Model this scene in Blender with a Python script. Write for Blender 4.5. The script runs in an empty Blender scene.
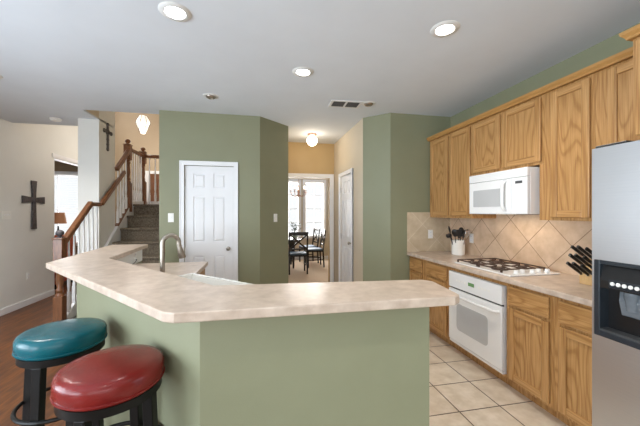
import bpy, bmesh, math, random
from mathutils import Vector, Matrix
random.seed(7)
S = bpy.context.scene
C = S.collection
PI = math.pi

# ------------------------------------------------------------------ camera
cam_data = bpy.data.cameras.new('camera')
cam = bpy.data.objects.new('camera', cam_data); C.objects.link(cam)
F_PX = 305.0
cam_data.sensor_width = 36.0
cam_data.lens = 36.0 * F_PX / 640.0
cam_data.clip_start = 0.02
YAW = math.atan(62.0 / F_PX)
cam.location = (0, 0, 1.43)
cam.rotation_euler = (PI / 2, 0, -YAW)
S.camera = cam

# ------------------------------------------------------------------ world, lights, exposure
w = bpy.data.worlds.new('daylight'); S.world = w; w.use_nodes = True
bg = w.node_tree.nodes['Background']
bg.inputs['Color'].default_value = (0.93, 0.97, 1.0, 1)
bg.inputs['Strength'].default_value = 0.72

def area(name, loc, rot, sx, sy, power, col=(1, 1, 1)):
    d = bpy.data.lights.new(name, 'AREA'); d.shape = 'RECTANGLE'
    d.size = sx; d.size_y = sy; d.energy = power; d.color = col
    o = bpy.data.objects.new(name, d); C.objects.link(o)
    o.location = loc; o.rotation_euler = rot
    return o
# daylight coming through the windows (left wall beside the camera,
# dining room, front room); rear and entry windows are unseen, added as fill
area('daylight_left_window', (-3.70, -0.3, 1.45), (0, -PI/2 - 0.32, 0), 1.9, 4.4, 235, (0.77, 0.89, 1.0))
area('added_rear_fill', (-0.3, -3.20, 1.5), (PI/2 + 0.40, 0, 0), 4.2, 1.9, 45, (0.95, 0.97, 1.0))
area('daylight_dining_window', (1.32, 9.45, 1.5), (-PI/2, 0, 0), 2.0, 1.7, 140, (1, 0.99, 0.97))
area('daylight_front_room_window', (-4.45, 8.18, 1.5), (-PI/2, 0, 0), 1.0, 1.5, 16, (1, 0.99, 0.98))
area('added_entry_fill', (-3.70, 6.95, 3.95), (0, -PI/2, 0), 1.3, 1.3, 14, (1, 0.97, 0.94))

S.view_settings.view_transform = 'Standard'
S.view_settings.look = 'None'
S.view_settings.gamma = 1.0
S.view_settings.use_curve_mapping = False
S.view_settings.exposure = 0.63
S.cycles.max_bounces = 10
S.cycles.diffuse_bounces = 6
S.cycles.use_denoising = True
S.cycles.sample_clamp_indirect = 4.0

# ------------------------------------------------------------------ materials
def lin(r, g, b):
    def f(v):
        v /= 255.0
        return v / 12.92 if v <= 0.04045 else ((v + 0.055) / 1.055) ** 2.4
    return (f(r), f(g), f(b), 1.0)

def newmat(name):
    m = bpy.data.materials.new(name); m.use_nodes = True
    nt = m.node_tree; b = nt.nodes['Principled BSDF']
    return m, nt, b

def N(nt, t, **kw):
    n = nt.nodes.new(t)
    for k, v in kw.items(): setattr(n, k, v)
    return n

def coords(nt, scale=(1, 1, 1), loc=(0, 0, 0), rot=(0, 0, 0)):
    tc = N(nt, 'ShaderNodeTexCoord'); mp = N(nt, 'ShaderNodeMapping')
    mp.inputs['Scale'].default_value = scale
    mp.inputs['Location'].default_value = loc
    mp.inputs['Rotation'].default_value = rot
    nt.links.new(tc.outputs['Object'], mp.inputs['Vector'])
    return mp.outputs['Vector']

def ramp(nt, fac, stops):
    r = N(nt, 'ShaderNodeValToRGB')
    e = r.color_ramp.elements
    while len(e) < len(stops): e.new(0.5)
    for i, (p, c) in enumerate(stops):
        e[i].position = p; e[i].color = c
    nt.links.new(fac, r.inputs['Fac'])
    return r.outputs['Color']

def noise(nt, vec, scale, detail=4, rough=0.55):
    n = N(nt, 'ShaderNodeTexNoise')
    n.inputs['Scale'].default_value = scale; n.inputs['Detail'].default_value = detail
    n.inputs['Roughness'].default_value = rough
    nt.links.new(vec, n.inputs['Vector'])
    return n.outputs['Fac']

def bump(nt, b, h, strength=0.1, dist=0.01):
    bp = N(nt, 'ShaderNodeBump'); bp.inputs['Strength'].default_value = strength
    bp.inputs['Distance'].default_value = dist
    nt.links.new(h, bp.inputs['Height']); nt.links.new(bp.outputs['Normal'], b.inputs['Normal'])

def mottled(name, c1, c2, scale=8, rough=0.5, metal=0.0, bmp=0.0, stretch=(1, 1, 1), coat=0.0, bscale=None):
    m, nt, b = newmat(name)
    v = coords(nt, stretch)
    f = noise(nt, v, scale)
    nt.links.new(ramp(nt, f, [(0.3, lin(*c1)), (0.7, lin(*c2))]), b.inputs['Base Color'])
    b.inputs['Roughness'].default_value = rough
    b.inputs['Metallic'].default_value = metal
    b.inputs['Coat Weight'].default_value = coat
    if bmp: bump(nt, b, noise(nt, v, bscale or scale * 6), bmp)
    return m

def emit(name, col, strength):
    m, nt, b = newmat(name)
    b.inputs['Base Color'].default_value = (*col, 1)
    b.inputs['Emission Color'].default_value = (*col, 1)
    b.inputs['Emission Strength'].default_value = strength
    return m

def oak(name, horizontal=False, straight=False):
    m, nt, b = newmat(name)
    q = 0.03 if straight else 0.16
    v = coords(nt, (q, 1, 1) if horizontal else (1, 1, q))
    f = noise(nt, v, 4.2, 2, 0.4)
    mu = N(nt, 'ShaderNodeMath', operation='MULTIPLY'); mu.inputs[1].default_value = 120
    nt.links.new(f, mu.inputs[0])
    si = N(nt, 'ShaderNodeMath', operation='SINE'); nt.links.new(mu.outputs[0], si.inputs[0])
    ma = N(nt, 'ShaderNodeMapRange'); ma.inputs['From Min'].default_value = -1
    nt.links.new(si.outputs[0], ma.inputs['Value'])
    grain = ramp(nt, ma.outputs[0], [(0.0, lin(168, 123, 72)), (0.3, lin(186, 142, 88)), (1.0, lin(194, 150, 97))])
    v2 = coords(nt, (4, 160, 160) if horizontal else (160, 160, 4))
    pf = noise(nt, v2, 1.0, 3)
    pores = ramp(nt, pf, [(0.35, lin(216, 200, 182)), (0.6, (1, 1, 1, 1))])
    mx = N(nt, 'ShaderNodeMixRGB', blend_type='MULTIPLY'); mx.inputs['Fac'].default_value = 0.8
    nt.links.new(grain, mx.inputs['Color1']); nt.links.new(pores, mx.inputs['Color2'])
    nt.links.new(mx.outputs['Color'], b.inputs['Base Color'])
    b.inputs['Roughness'].default_value = 0.38
    bump(nt, b, pf, 0.08, 0.002)
    return m

def bricks(name, w, h, mortar, c1, c2, cm, loc=(0, 0, 0), rough=0.35, plane='XY', rot45=False, offset=0.0, mottle=None):
    m, nt, b = newmat(name)
    tc = N(nt, 'ShaderNodeTexCoord'); sp = N(nt, 'ShaderNodeSeparateXYZ')
    nt.links.new(tc.outputs['Object'], sp.inputs[0])
    U, V = sp.outputs['XYZ'.index(plane[0])], sp.outputs['XYZ'.index(plane[1])]
    cb = N(nt, 'ShaderNodeCombineXYZ')
    if rot45:
        a = N(nt, 'ShaderNodeMath', operation='ADD'); s = N(nt, 'ShaderNodeMath', operation='SUBTRACT')
        for q in (a, s): nt.links.new(U, q.inputs[0]); nt.links.new(V, q.inputs[1])
        k1 = N(nt, 'ShaderNodeMath', operation='MULTIPLY'); k2 = N(nt, 'ShaderNodeMath', operation='MULTIPLY')
        k1.inputs[1].default_value = k2.inputs[1].default_value = 0.70710678
        nt.links.new(a.outputs[0], k1.inputs[0]); nt.links.new(s.outputs[0], k2.inputs[0])
        U, V = k1.outputs[0], k2.outputs[0]
    nt.links.new(U, cb.inputs[0]); nt.links.new(V, cb.inputs[1])
    mp = N(nt, 'ShaderNodeMapping'); mp.inputs['Location'].default_value = loc
    nt.links.new(cb.outputs[0], mp.inputs['Vector'])
    bt = N(nt, 'ShaderNodeTexBrick'); bt.offset = offset; bt.squash = 1.0
    bt.inputs['Scale'].default_value = 1.0
    bt.inputs['Brick Width'].default_value = w; bt.inputs['Row Height'].default_value = h
    bt.inputs['Mortar Size'].default_value = mortar; bt.inputs['Mortar Smooth'].default_value = 0.1
    bt.inputs['Color1'].default_value = lin(*c1); bt.inputs['Color2'].default_value = lin(*c2)
    bt.inputs['Mortar'].default_value = lin(*cm)
    nt.links.new(mp.outputs[0], bt.inputs['Vector'])
    n = noise(nt, coords(nt, mottle[1] if mottle else (1, 1, 1)), mottle[0] if mottle else 9, 5)
    mo = ramp(nt, n, [(0.3, lin(*(mottle[2] if mottle else (228, 222, 214)))), (0.7, (1, 1, 1, 1))])
    mx = N(nt, 'ShaderNodeMixRGB', blend_type='MULTIPLY'); mx.inputs['Fac'].default_value = 1.0
    nt.links.new(bt.outputs['Color'], mx.inputs['Color1']); nt.links.new(mo, mx.inputs['Color2'])
    nt.links.new(mx.outputs['Color'], b.inputs['Base Color'])
    b.inputs['Roughness'].default_value = rough
    inv = N(nt, 'ShaderNodeMath', operation='SUBTRACT'); inv.inputs[0].default_value = 1.0
    nt.links.new(bt.outputs['Fac'], inv.inputs[1])
    bump(nt, b, inv.outputs[0], 0.3, 0.004)
    return m

M = {}
M['green'] = mottled('sage_green_paint', (133, 134, 107), (137, 138, 111), 3, 0.55, bmp=0.04, bscale=160)
M['tan'] = mottled('warm_tan_paint', (203, 190, 168), (208, 195, 173), 3, 0.55, bmp=0.04, bscale=160)
M['gold'] = mottled('gold_tan_paint', (186, 158, 112), (191, 163, 117), 3, 0.55, bmp=0.04, bscale=160)
M['foyer'] = mottled('warm_beige_paint', (172, 152, 126), (177, 157, 131), 3, 0.55, bmp=0.04, bscale=160)
M['greige'] = mottled('light_greige_paint', (224, 224, 220), (228, 228, 224), 3, 0.6, bmp=0.04, bscale=160)
M['ceil'] = mottled('ceiling_paint', (215, 221, 228), (219, 225, 232), 3, 0.8, bmp=0.10, bscale=120)
M['white'] = mottled('white_trim_paint', (233, 234, 236), (238, 238, 240), 3, 0.35)
M['enamel'] = mottled('white_enamel', (236, 236, 236), (240, 240, 240), 3, 0.22, coat=0.3)
M['plastic'] = mottled('white_plastic', (232, 231, 226), (236, 235, 230), 5, 0.4)
M['grey_glass'] = mottled('grey_screened_glass', (186, 187, 188), (192, 193, 194), 4, 0.15)
M['oak'] = oak('oak_vertical'); M['oak_h'] = oak('oak_horizontal', True)
M['oak_frame'] = oak('oak_straight_vertical', False, True); M['oak_frame_h'] = oak('oak_straight_horizontal', True, True)
M['crown_oak'] = mottled('oak_moulding', (170, 124, 68), (182, 136, 78), 4, 0.38)
M['gap'] = mottled('dark_gap', (50, 32, 18), (60, 38, 22), 5, 0.8)
M['laminate'] = mottled('beige_laminate', (180, 160, 143), (210, 192, 176), 14, 0.32, stretch=(1, 1, 1))
M['tile'] = bricks('floor_tile', 0.335, 0.335, 0.0045, (222, 208, 190), (229, 216, 198), (84, 68, 56), loc=(-1.755 + 0.335 * 20, -1.95 + 0.335 * 20, 0), rough=0.3)
M['splash_r'] = bricks('backsplash_tile_right', 0.298, 0.298, 0.003, (216, 190, 164), (222, 198, 173), (150, 120, 98), loc=(-2.580 + 2.98, -0.955 + 2.98, 0), rough=0.3, plane='YZ', rot45=True)
M['splash_b'] = bricks('backsplash_tile_rear', 0.298, 0.298, 0.003, (206, 190, 164), (212, 196, 171), (226, 214, 194), loc=(-2.43 + 2.98, -0.62 + 2.98, 0), rough=0.3, plane='XZ', rot45=True)
M['hardwood'] = bricks('hardwood_planks', 1.1, 0.09, 0.0012, (140, 84, 36), (108, 62, 26), (64, 32, 12), rough=0.38, plane='YX', offset=0.37, mottle=(3.0, (14, 1.5, 1), (150, 130, 115)))
M['carpet'] = mottled('brown_carpet', (76, 66, 54), (142, 128, 110), 55, 0.95, bmp=0.5, bscale=260)
M['pale_carpet'] = mottled('pale_carpet', (196, 172, 146), (212, 190, 166), 40, 0.95)
M['rail_wood'] = mottled('red_brown_stained_wood', (104, 64, 38), (134, 88, 56), 9, 0.28, stretch=(6, 6, 1))
M['black_wood'] = mottled('black_wood', (16, 16, 15), (24, 23, 22), 12, 0.35)
M['iron'] = mottled('cast_iron', (58, 42, 36), (80, 60, 50), 30, 0.5)
M['black'] = mottled('black_plastic', (22, 22, 23), (30, 30, 31), 20, 0.3)
M['darkgrey'] = mottled('dark_grey_plastic', (58, 60, 62), (70, 72, 74), 20, 0.35)
M['frame_grey'] = mottled('blue_grey_plastic', (34, 40, 46), (42, 48, 54), 20, 0.3)
M['grey_plastic'] = mottled('mid_grey_plastic', (88, 94, 100), (112, 118, 124), 12, 0.25)
M['slate'] = mottled('weathered_dark_metal', (58, 56, 60), (92, 86, 88), 30, 0.5)
M['nickel'] = mottled('brushed_nickel', (156, 148, 138), (172, 164, 154), 40, 0.32, metal=1.0)
M['chrome'] = mottled('chrome', (205, 205, 208), (215, 215, 218), 40, 0.12, metal=1.0)
M['teal_leather'] = mottled('teal_leather', (3, 78, 90), (8, 96, 106), 7, 0.24, bmp=0.10, bscale=90)
M['red_leather'] = mottled('oxblood_leather', (108, 24, 22), (130, 38, 34), 7, 0.24, bmp=0.10, bscale=90)
M['block'] = mottled('pale_wood', (206, 166, 112), (220, 184, 132), 10, 0.45, stretch=(8, 8, 1))
M['ceramic'] = mottled('white_ceramic', (238, 236, 230), (243, 241, 236), 5, 0.18, coat=0.3)
M['vent_white'] = mottled('vent_white', (216, 216, 214), (222, 222, 220), 5, 0.5)
M['leaf'] = mottled('leaf_green', (42, 66, 38), (66, 92, 56), 20, 0.5)
M['glass_green'] = mottled('pale_green_vase', (170, 186, 176), (186, 200, 192), 5, 0.1)
M['denim'] = mottled('slate_blue_seat', (52, 74, 94), (64, 88, 108), 30, 0.6)
M['rust'] = mottled('rust_fabric', (164, 72, 44), (190, 92, 60), 14, 0.8)
M['black_wood'].node_tree.nodes['Principled BSDF'].inputs['Specular IOR Level'].default_value = 0.25
for k_ in ('teal_leather', 'red_leather'): M[k_].node_tree.nodes['Principled BSDF'].inputs['Specular IOR Level'].default_value = 0.36
M['shade'] = mottled('orange_tan_shade', (206, 150, 112), (214, 160, 122), 12, 0.7)
M['dining_wood'] = mottled('espresso_wood', (30, 28, 30), (46, 42, 42), 9, 0.25)
M['copper'] = mottled('pinkish_metal', (190, 150, 130), (200, 160, 140), 9, 0.35, metal=0.6)
M['lamp_cool'] = emit('downlight_lens_cool', (0.93, 0.97, 1.0), 14)
M['lamp_warm'] = emit('downlight_lens_warm', (1.0, 0.93, 0.80), 12)
M['task_lens'] = emit('task_light_lens_warm', (1.0, 0.85, 0.65), 1.0)
M['globe'] = emit('frosted_globe_lit', (1.0, 0.86, 0.68), 5)
M['crystal'] = emit('lit_bevelled_glass', (1.0, 0.93, 0.82), 0.6)
M['candle_bulb'] = emit('candle_bulb_lit', (1.0, 0.8, 0.55), 8)
M['display'] = emit('green_clock_display', (0.10, 0.22, 0.08), 0.12)
def steel():
    m, nt, b = newmat('brushed_stainless')
    v = coords(nt, (1, 1.2, 220))
    f = noise(nt, v, 1.0, 3)
    nt.links.new(ramp(nt, f, [(0.3, lin(206, 208, 212)), (0.7, lin(212, 213, 216))]), b.inputs['Base Color'])
    b.inputs['Metallic'].default_value = 1.0; b.inputs['Roughness'].default_value = 0.36
    b.inputs['Anisotropic'].default_value = 0.5
    return m
M['steel'] = steel()
def glass_mat(name):
    m, nt, b = newmat(name)
    out = nt.nodes['Material Output']
    tr = N(nt, 'ShaderNodeBsdfTransparent'); gl = N(nt, 'ShaderNodeBsdfGlossy')
    gl.inputs['Roughness'].default_value = 0.02
    mx = N(nt, 'ShaderNodeMixShader'); mx.inputs[0].default_value = 0.05
    nt.links.new(tr.outputs[0], mx.inputs[1]); nt.links.new(gl.outputs[0], mx.inputs[2])
    nt.links.new(mx.outputs[0], out.inputs['Surface'])
    return m
M['glass'] = glass_mat('window_glass')
def blind_mat():
    m, nt, b = newmat('white_blind_slat')
    out = nt.nodes['Material Output']
    d = N(nt, 'ShaderNodeBsdfDiffuse'); t = N(nt, 'ShaderNodeBsdfTranslucent')
    d.inputs['Color'].default_value = t.inputs['Color'].default_value = lin(240, 240, 240)
    mx = N(nt, 'ShaderNodeMixShader'); mx.inputs[0].default_value = 0.6
    nt.links.new(d.outputs[0], mx.inputs[1]); nt.links.new(t.outputs[0], mx.inputs[2])
    nt.links.new(mx.outputs[0], out.inputs['Surface'])
    return m
M['blind'] = blind_mat()

# ------------------------------------------------------------------ helpers
def B(): return bmesh.new()

def box(bm, x0, y0, z0, x1, y1, z1, mat=None):
    x0, x1 = min(x0, x1), max(x0, x1); y0, y1 = min(y0, y1), max(y0, y1); z0, z1 = min(z0, z1), max(z0, z1)
    v = [bm.verts.new(p) for p in ((x0,y0,z0),(x1,y0,z0),(x1,y1,z0),(x0,y1,z0),(x0,y0,z1),(x1,y0,z1),(x1,y1,z1),(x0,y1,z1))]
    for f in ((0,3,2,1),(4,5,6,7),(0,1,5,4),(1,2,6,5),(2,3,7,6),(3,0,4,7)):
        bm.faces.new([v[i] for i in f])
    if mat is not None: bmesh.ops.transform(bm, matrix=mat, verts=v)
    return v

def prism(bm, pts, z0, z1, mat=None):
    """polygon in XY extruded in z"""
    lo = [bm.verts.new((p[0], p[1], z0)) for p in pts]; hi = [bm.verts.new((p[0], p[1], z1)) for p in pts]
    n = len(pts)
    fs = [bm.faces.new(lo[::-1]), bm.faces.new(hi)]
    for i in range(n): bm.faces.new((lo[i], lo[(i+1) % n], hi[(i+1) % n], hi[i]))
    if mat is not None: bmesh.ops.transform(bm, matrix=mat, verts=lo + hi)
    return lo + hi

YZX = Matrix(((0,0,1,0),(1,0,0,0),(0,1,0,0),(0,0,0,1)))   # polygon (y,z) extruded along x
XZY = Matrix(((1,0,0,0),(0,0,1,0),(0,1,0,0),(0,0,0,1)))   # polygon (x,z) extruded along y

def lathe(bm, prof, n=24, loc=(0,0,0), mat=None):
    rings = []; allv = []
    for r, z in prof:
        if r < 1e-5: ring = [bm.verts.new((loc[0], loc[1], loc[2] + z))]
        else: ring = [bm.verts.new((loc[0] + r*math.cos(2*PI*i/n), loc[1] + r*math.sin(2*PI*i/n), loc[2] + z)) for i in range(n)]
        rings.append(ring); allv += ring
    for a, b in zip(rings[:-1], rings[1:]):
        if len(a) == 1 and len(b) == 1: continue
        for i in range(n):
            j = (i+1) % n
            if len(a) == 1: bm.faces.new((a[0], b[j], b[i]))
            elif len(b) == 1: bm.faces.new((a[i], a[j], b[0]))
            else: bm.faces.new((a[i], a[j], b[j], b[i]))
    if len(rings[0]) > 1: bm.faces.new(rings[0][::-1])
    if len(rings[-1]) > 1: bm.faces.new(rings[-1])
    if mat is not None: bmesh.ops.transform(bm, matrix=mat, verts=allv)
    return allv

def tube(bm, pts, r, n=10, closed=False):
    pts = [Vector(p) for p in pts]; m = len(pts)
    rs = r if isinstance(r, (list, tuple)) else [r] * m
    rings = []; prev = None
    for i in range(m):
        if closed: t = pts[(i+1) % m] - pts[i-1]
        else: t = pts[min(i+1, m-1)] - pts[max(i-1, 0)]
        t.normalize()
        u = prev if prev is not None else (Vector((0,0,1)) if abs(t.z) < 0.9 else Vector((1,0,0)))
        u = (u - t * u.dot(t)).normalized(); prev = u
        v = t.cross(u)
        rings.append([bm.verts.new(pts[i] + (u*math.cos(2*PI*k/n) + v*math.sin(2*PI*k/n)) * rs[i]) for k in range(n)])
    for i in range(m if closed else m-1):
        a, b = rings[i], rings[(i+1) % m]
        for k in range(n): bm.faces.new((a[k], a[(k+1) % n], b[(k+1) % n], b[k]))
    if not closed:
        bm.faces.new(rings[0][::-1]); bm.faces.new(rings[-1])

def beam(bm, p0, p1, w, h):
    """rectangular bar between two points, w sideways (horizontal), h upwards"""
    p0, p1 = Vector(p0), Vector(p1); t = (p1 - p0).normalized()
    s = t.cross(Vector((0,0,1)))
    if s.length < 1e-4: s = Vector((1,0,0))
    s.normalize(); u = s.cross(t).normalized()
    vs = []
    for p in (p0, p1):
        for a, b in ((-1,-1),(1,-1),(1,1),(-1,1)): vs.append(bm.verts.new(p + s*a*w/2 + u*b*h/2))
    for f in ((0,3,2,1),(4,5,6,7),(0,1,5,4),(1,2,6,5),(2,3,7,6),(3,0,4,7)): bm.faces.new([vs[i] for i in f])

def obj(name, bm, m, parent=None, bevel=0.0, smooth=False, segs=2):
    bmesh.ops.recalc_face_normals(bm, faces=bm.faces[:])
    me = bpy.data.meshes.new(name); bm.to_mesh(me); bm.free()
    o = bpy.data.objects.new(name, me); C.objects.link(o)
    me.materials.append(M[m] if isinstance(m, str) else m)
    if parent is not None: o.parent = parent
    if smooth:
        for p in me.polygons: p.use_smooth = True
        try: me.set_sharp_from_angle(angle=math.radians(42))
        except Exception: pass
    if bevel:
        b = o.modifiers.new('bevel', 'BEVEL'); b.width = bevel; b.segments = segs; b.limit_method = 'ANGLE'; b.angle_limit = math.radians(40)
    return o

def tag(o, label, cat, group=None):
    o['label'] = label; o['category'] = cat
    if group: o['group'] = group
    return o

def thing(name, label, cat, loc=(0,0,0), rotz=0.0, group=None):
    o = bpy.data.objects.new(name, None); C.objects.link(o)
    o.location = loc; o.rotation_euler = (0, 0, rotz); o.empty_display_size = 0.1
    return tag(o, label, cat, group)

def struct(name, bm, m, parent=None, bevel=0.0, smooth=False):
    o = obj(name, bm, m, parent, bevel, smooth)
    if parent is None: o['kind'] = 'structure'
    return o

def dup(root, loc, rotz, label=None, group=None):
    r = root.copy(); C.objects.link(r); r.location = loc; r.rotation_euler = (0, 0, rotz)
    if label: r['label'] = label
    if group: r['group'] = group
    for ch in list(root.children):
        c = ch.copy(); C.objects.link(c); c.parent = r
        for g in ch.children:
            d = g.copy(); C.objects.link(d); d.parent = c
    return r

H = 2.743; HF = 5.3; WX = 2.58; LX = -3.5

# ------------------------------------------------------------------ setting: floors and ceilings
bm = B()
prism(bm, [(0.0,-3.12),(2.7,-3.12),(2.7,5.70),(-1.25,5.70),(-1.25,4.0),(-1.42,4.0),(-1.42,2.7),(-0.2,1.385),(0.0,1.385)], -0.1, 0)
struct('floor', bm, 'tile')
bm = B()
prism(bm, [(-3.62,-3.12),(0,-3.12),(0,1.385),(-0.2,1.385),(-1.42,2.7),(-1.42,4.0),(-1.25,4.0),(-1.25,8.12),(-6.6,8.12),(-6.6,4.9),(-3.62,4.9)], -0.1, 0)
struct('floor_living', bm, 'hardwood')
bm = B(); box(bm, -1.25, 5.70, -0.1, 3.3, 9.42, 0); struct('floor_dining', bm, 'pale_carpet')
bm = B()
prism(bm, [(-3.62,-3.12),(2.7,-3.12),(2.7,5.76),(-1.25,5.76),(-1.25,4.40),(-2.19,4.40),(-2.19,5.24),(-3.62,5.24)], H, H+0.02)
struct('ceiling', bm, 'ceil')
bm = B(); box(bm, -1.25, 5.76, H, 3.3, 9.42, H+0.1); struct('ceiling_dining', bm, 'ceil')
bm = B(); box(bm, -3.62, 4.2, HF, -1.13, 8.12, HF+0.1); struct('ceiling_entry', bm, 'ceil')
bm = B(); box(bm, -6.6, 4.88, H, -3.62, 8.12, H+0.1); struct('ceiling_front_room', bm, 'ceil')

# ------------------------------------------------------------------ walls
def wall_with_holes(bm, axis, pos, thick, a0, a1, z0, z1, holes):
    """wall along the other axis from a0 to a1; holes (h0,h1,zb,zt) sorted"""
    def seg(b0, b1, q0, q1):
        if b1 - b0 < 1e-4 or q1 - q0 < 1e-4: return
        if axis == 'X': box(bm, pos, b0, q0, pos+thick, b1, q1)
        else: box(bm, b0, pos, q0, b1, pos+thick, q1)
    cur = a0
    for h0, h1, zb, zt in holes:
        seg(cur, h0, z0, z1); seg(h0, h1, z0, zb); seg(h0, h1, zt, z1); cur = h1
    seg(cur, a1, z0, z1)

# left wall: windows beside / behind the camera, an opening to the front room farther on
bm = B(); wall_with_holes(bm, 'X', LX-0.12, 0.12, -3.0, 5.24, 0, H, [(-2.4,-0.5,0.5,2.4),(0.1,1.9,0.5,2.4)])
wall_with_holes(bm, 'X', LX-0.12, 0.12, 5.24, 8.0, 0, 3.0, [(6.16,7.95,0,2.40)])
wall_with_holes(bm, 'X', LX-0.12, 0.12, 5.24, 8.0, 3.0, HF, [(6.3,7.6,3.3,4.6)])
struct('wall_left', bm, 'greige')
bm = B(); wall_with_holes(bm, 'Y', -3.12, 0.12, LX-0.12, 2.7, 0, H, [(-2.3,1.7,0.55,2.4)]); struct('wall_rear', bm, 'green')
bm = B(); box(bm, WX, -3.12, 0, WX+0.12, 3.85, H); struct('wall_right', bm, 'green')
bm = B(); prism(bm, [(1.70,3.73),(WX,3.73),(WX,3.85),(1.75,3.85)], 0, H); struct('wall_back', bm, 'green')
bm = B(); prism(bm, [(1.42,4.01),(1.70,3.73),(1.75,3.85),(1.54,4.06)], 0, H); struct('wall_back_angled', bm, 'green')
bm = B(); wall_with_holes(bm, 'X', 1.42, 0.12, 4.012, 5.64, 0, H, [(4.50,5.17,0,2.06)]); struct('wall_hall_right', bm, 'tan')
bm = B(); wall_with_holes(bm, 'Y', 5.64, 0.12, 0.40, 3.3, 0, H, [(0.50,1.335,0,2.09)]); struct('wall_hall_far', bm, 'gold')
bm = B(); box(bm, 0.33, 4.66, 0, 0.45, 5.64, H); struct('wall_hall_left', bm, 'tan')
bm = B(); prism(bm, [(0.026,4.22),(0.45,4.62),(0.45,4.66),(0.33,4.66),(-0.02,4.33)], 0, H); struct('wall_hall_angled', bm, 'green')
bm = B(); wall_with_holes(bm, 'Y', 4.22, 0.11, -1.235, 0.026, 0, H, [(-0.935,-0.318,0,2.05)]); struct('wall_pantry', bm, 'green')
bm = B(); box(bm, -1.235, 4.33, 0, -1.13, 8.0, HF); box(bm, -1.235, 4.22, H, -1.13, 4.33, HF); struct('wall_stairwell', bm, 'tan')
bm = B(); box(bm, -2.45, 4.82, 0, -2.19, 5.31, HF); struct('wall_stair_column', bm, 'greige')
bm = B(); box(bm, -2.19, 4.28, H+0.02, -1.25, 4.40, HF); box(bm, -2.31, 4.40, H+0.02, -2.19, 4.82, HF); box(bm, -3.5, 5.24, H+0.02, -2.45, 5.30, HF)
struct('wall_over_ceiling', bm, 'tan')
bm = B(); wall_with_holes(bm, 'Y', 8.0, 0.12, -6.6, -1.13, 0, HF, [(-5.05,-3.95,0.75,2.31)]); struct('wall_entry', bm, 'foyer')
bm = B(); box(bm, -6.72, 4.88, 0, -6.6, 8.12, H); struct('wall_front_room', bm, 'tan')
bm = B(); box(bm, -6.6, 4.76, 0, -3.62, 4.88, H); struct('wall_front_room_near', bm, 'tan')
bm = B(); wall_with_holes(bm, 'Y', 9.3, 0.12, -1.25, 3.3, 0, H, [(0.62,1.23,0.72,2.39),(1.42,2.02,0.72,2.39)]); struct('wall_dining', bm, 'tan')
bm = B(); box(bm, -1.25, 5.76, 0, -1.13, 9.3, H); struct('wall_dining_left', bm, 'tan')
bm = B(); box(bm, 3.3, 5.64, 0, 3.42, 9.42, H); struct('wall_dining_right', bm, 'tan')

# windows
wn = [0]
def window(axis, pos, thick, a0, a1, zb, zt, nx, nz, inside):
    wn[0] += 1
    c = pos + thick/2
    fr = B(); gl = B(); cas = B()
    def bx(bm, u0, u1, q0, q1, d0, d1):
        if axis == 'X': box(bm, d0, u0, q0, d1, u1, q1)
        else: box(bm, u0, d0, q0, u1, d1, q1)
    t = 0.03
    bx(fr, a0, a0+t, zb, zt, c-0.03, c+0.03); bx(fr, a1-t, a1, zb, zt, c-0.03, c+0.03)
    bx(fr, a0+t, a1-t, zb, zb+t, c-0.03, c+0.03); bx(fr, a0+t, a1-t, zt-t, zt, c-0.03, c+0.03)
    for i in range(1, nx):
        x = a0 + (a1-a0)*i/nx; bx(fr, x-0.009, x+0.009, zb+t, zt-t, c-0.012, c+0.012)
    for i in range(1, nz):
        z = zb + (zt-zb)*i/nz; bx(fr, a0+t, a1-t, z-0.011, z+0.011, c-0.016, c+0.016)
    o = struct('window_%d' % wn[0], fr, 'white')
    bx(gl, a0+t, a1-t, zb+t, zt-t, c-0.003, c+0.003); obj('pane', gl, 'glass', o)
    s = inside; p = pos+thick if s > 0 else pos
    d0, d1 = p, p + s*0.02
    k = 0.07
    bx(cas, a0-k, a0, zb-k, zt+k, d0, d1); bx(cas, a1, a1+k, zb-k, zt+k, d0, d1)
    bx(cas, a0, a1, zt, zt+k, d0, d1); bx(cas, a0, a1, zb-k, zb, d0, d1 + s*0.03)
    obj('window_casing', cas, 'white', o)
    return o
window('X', LX-0.12, 0.12, -2.4, -0.5, 0.5, 2.4, 3, 2, 1)
window('X', LX-0.12, 0.12, 0.1, 1.9, 0.5, 2.4, 3, 2, 1)
window('Y', -3.12, 0.12, -2.3, 1.7, 0.55, 2.4, 4, 2, 1)  # unseen rear window, added to bring in fill from behind the camera
window('Y', 9.3, 0.12, 0.62, 1.23, 0.72, 2.39, 2, 4, -1)
window('Y', 9.3, 0.12, 1.42, 2.02, 0.72, 2.39, 2, 4, -1)
window('Y', 8.0, 0.12, -5.05, -3.95, 0.75, 2.31, 2, 2, -1)
window('X', LX-0.12, 0.12, 6.3, 7.6, 3.3, 4.6, 3, 2, 1)  # unseen upper window, added so fill light reaches the entry hall

# trim: baseboards
def baseboard(name, pts, h=0.095, t=0.014):
    bm = B()
    for (x0, y0), (x1, y1) in zip(pts[:-1], pts[1:]):
        d = Vector((x1-x0, y1-y0, 0)); L = d.length; a = math.atan2(d.y, d.x)
        box(bm, 0, 0, 0, L, t, h, Matrix.Translation((x0, y0, 0)) @ Matrix.Rotation(a, 4, 'Z'))
    struct(name, bm, 'white', bevel=0.004)
baseboard('baseboard_left', [(LX, 6.16), (LX, -3.0)])
baseboard('baseboard_pantry', [(0.45, 4.62), (0.026, 4.22), (-0.26, 4.22)])
baseboard('baseboard_pantry_left', [(-0.99, 4.22), (-1.235, 4.22)])
baseboard('baseboard_hall_left', [(0.45, 5.64), (0.45, 4.62)])
baseboard('baseboard_hall_right', [(1.70, 3.73), (1.42, 4.01), (1.42, 4.44)])
baseboard('baseboard_hall_far', [(1.42, 5.23), (1.42, 5.64)])
baseboard('baseboard_back', [(1.95, 3.73), (1.70, 3.73)])
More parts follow.
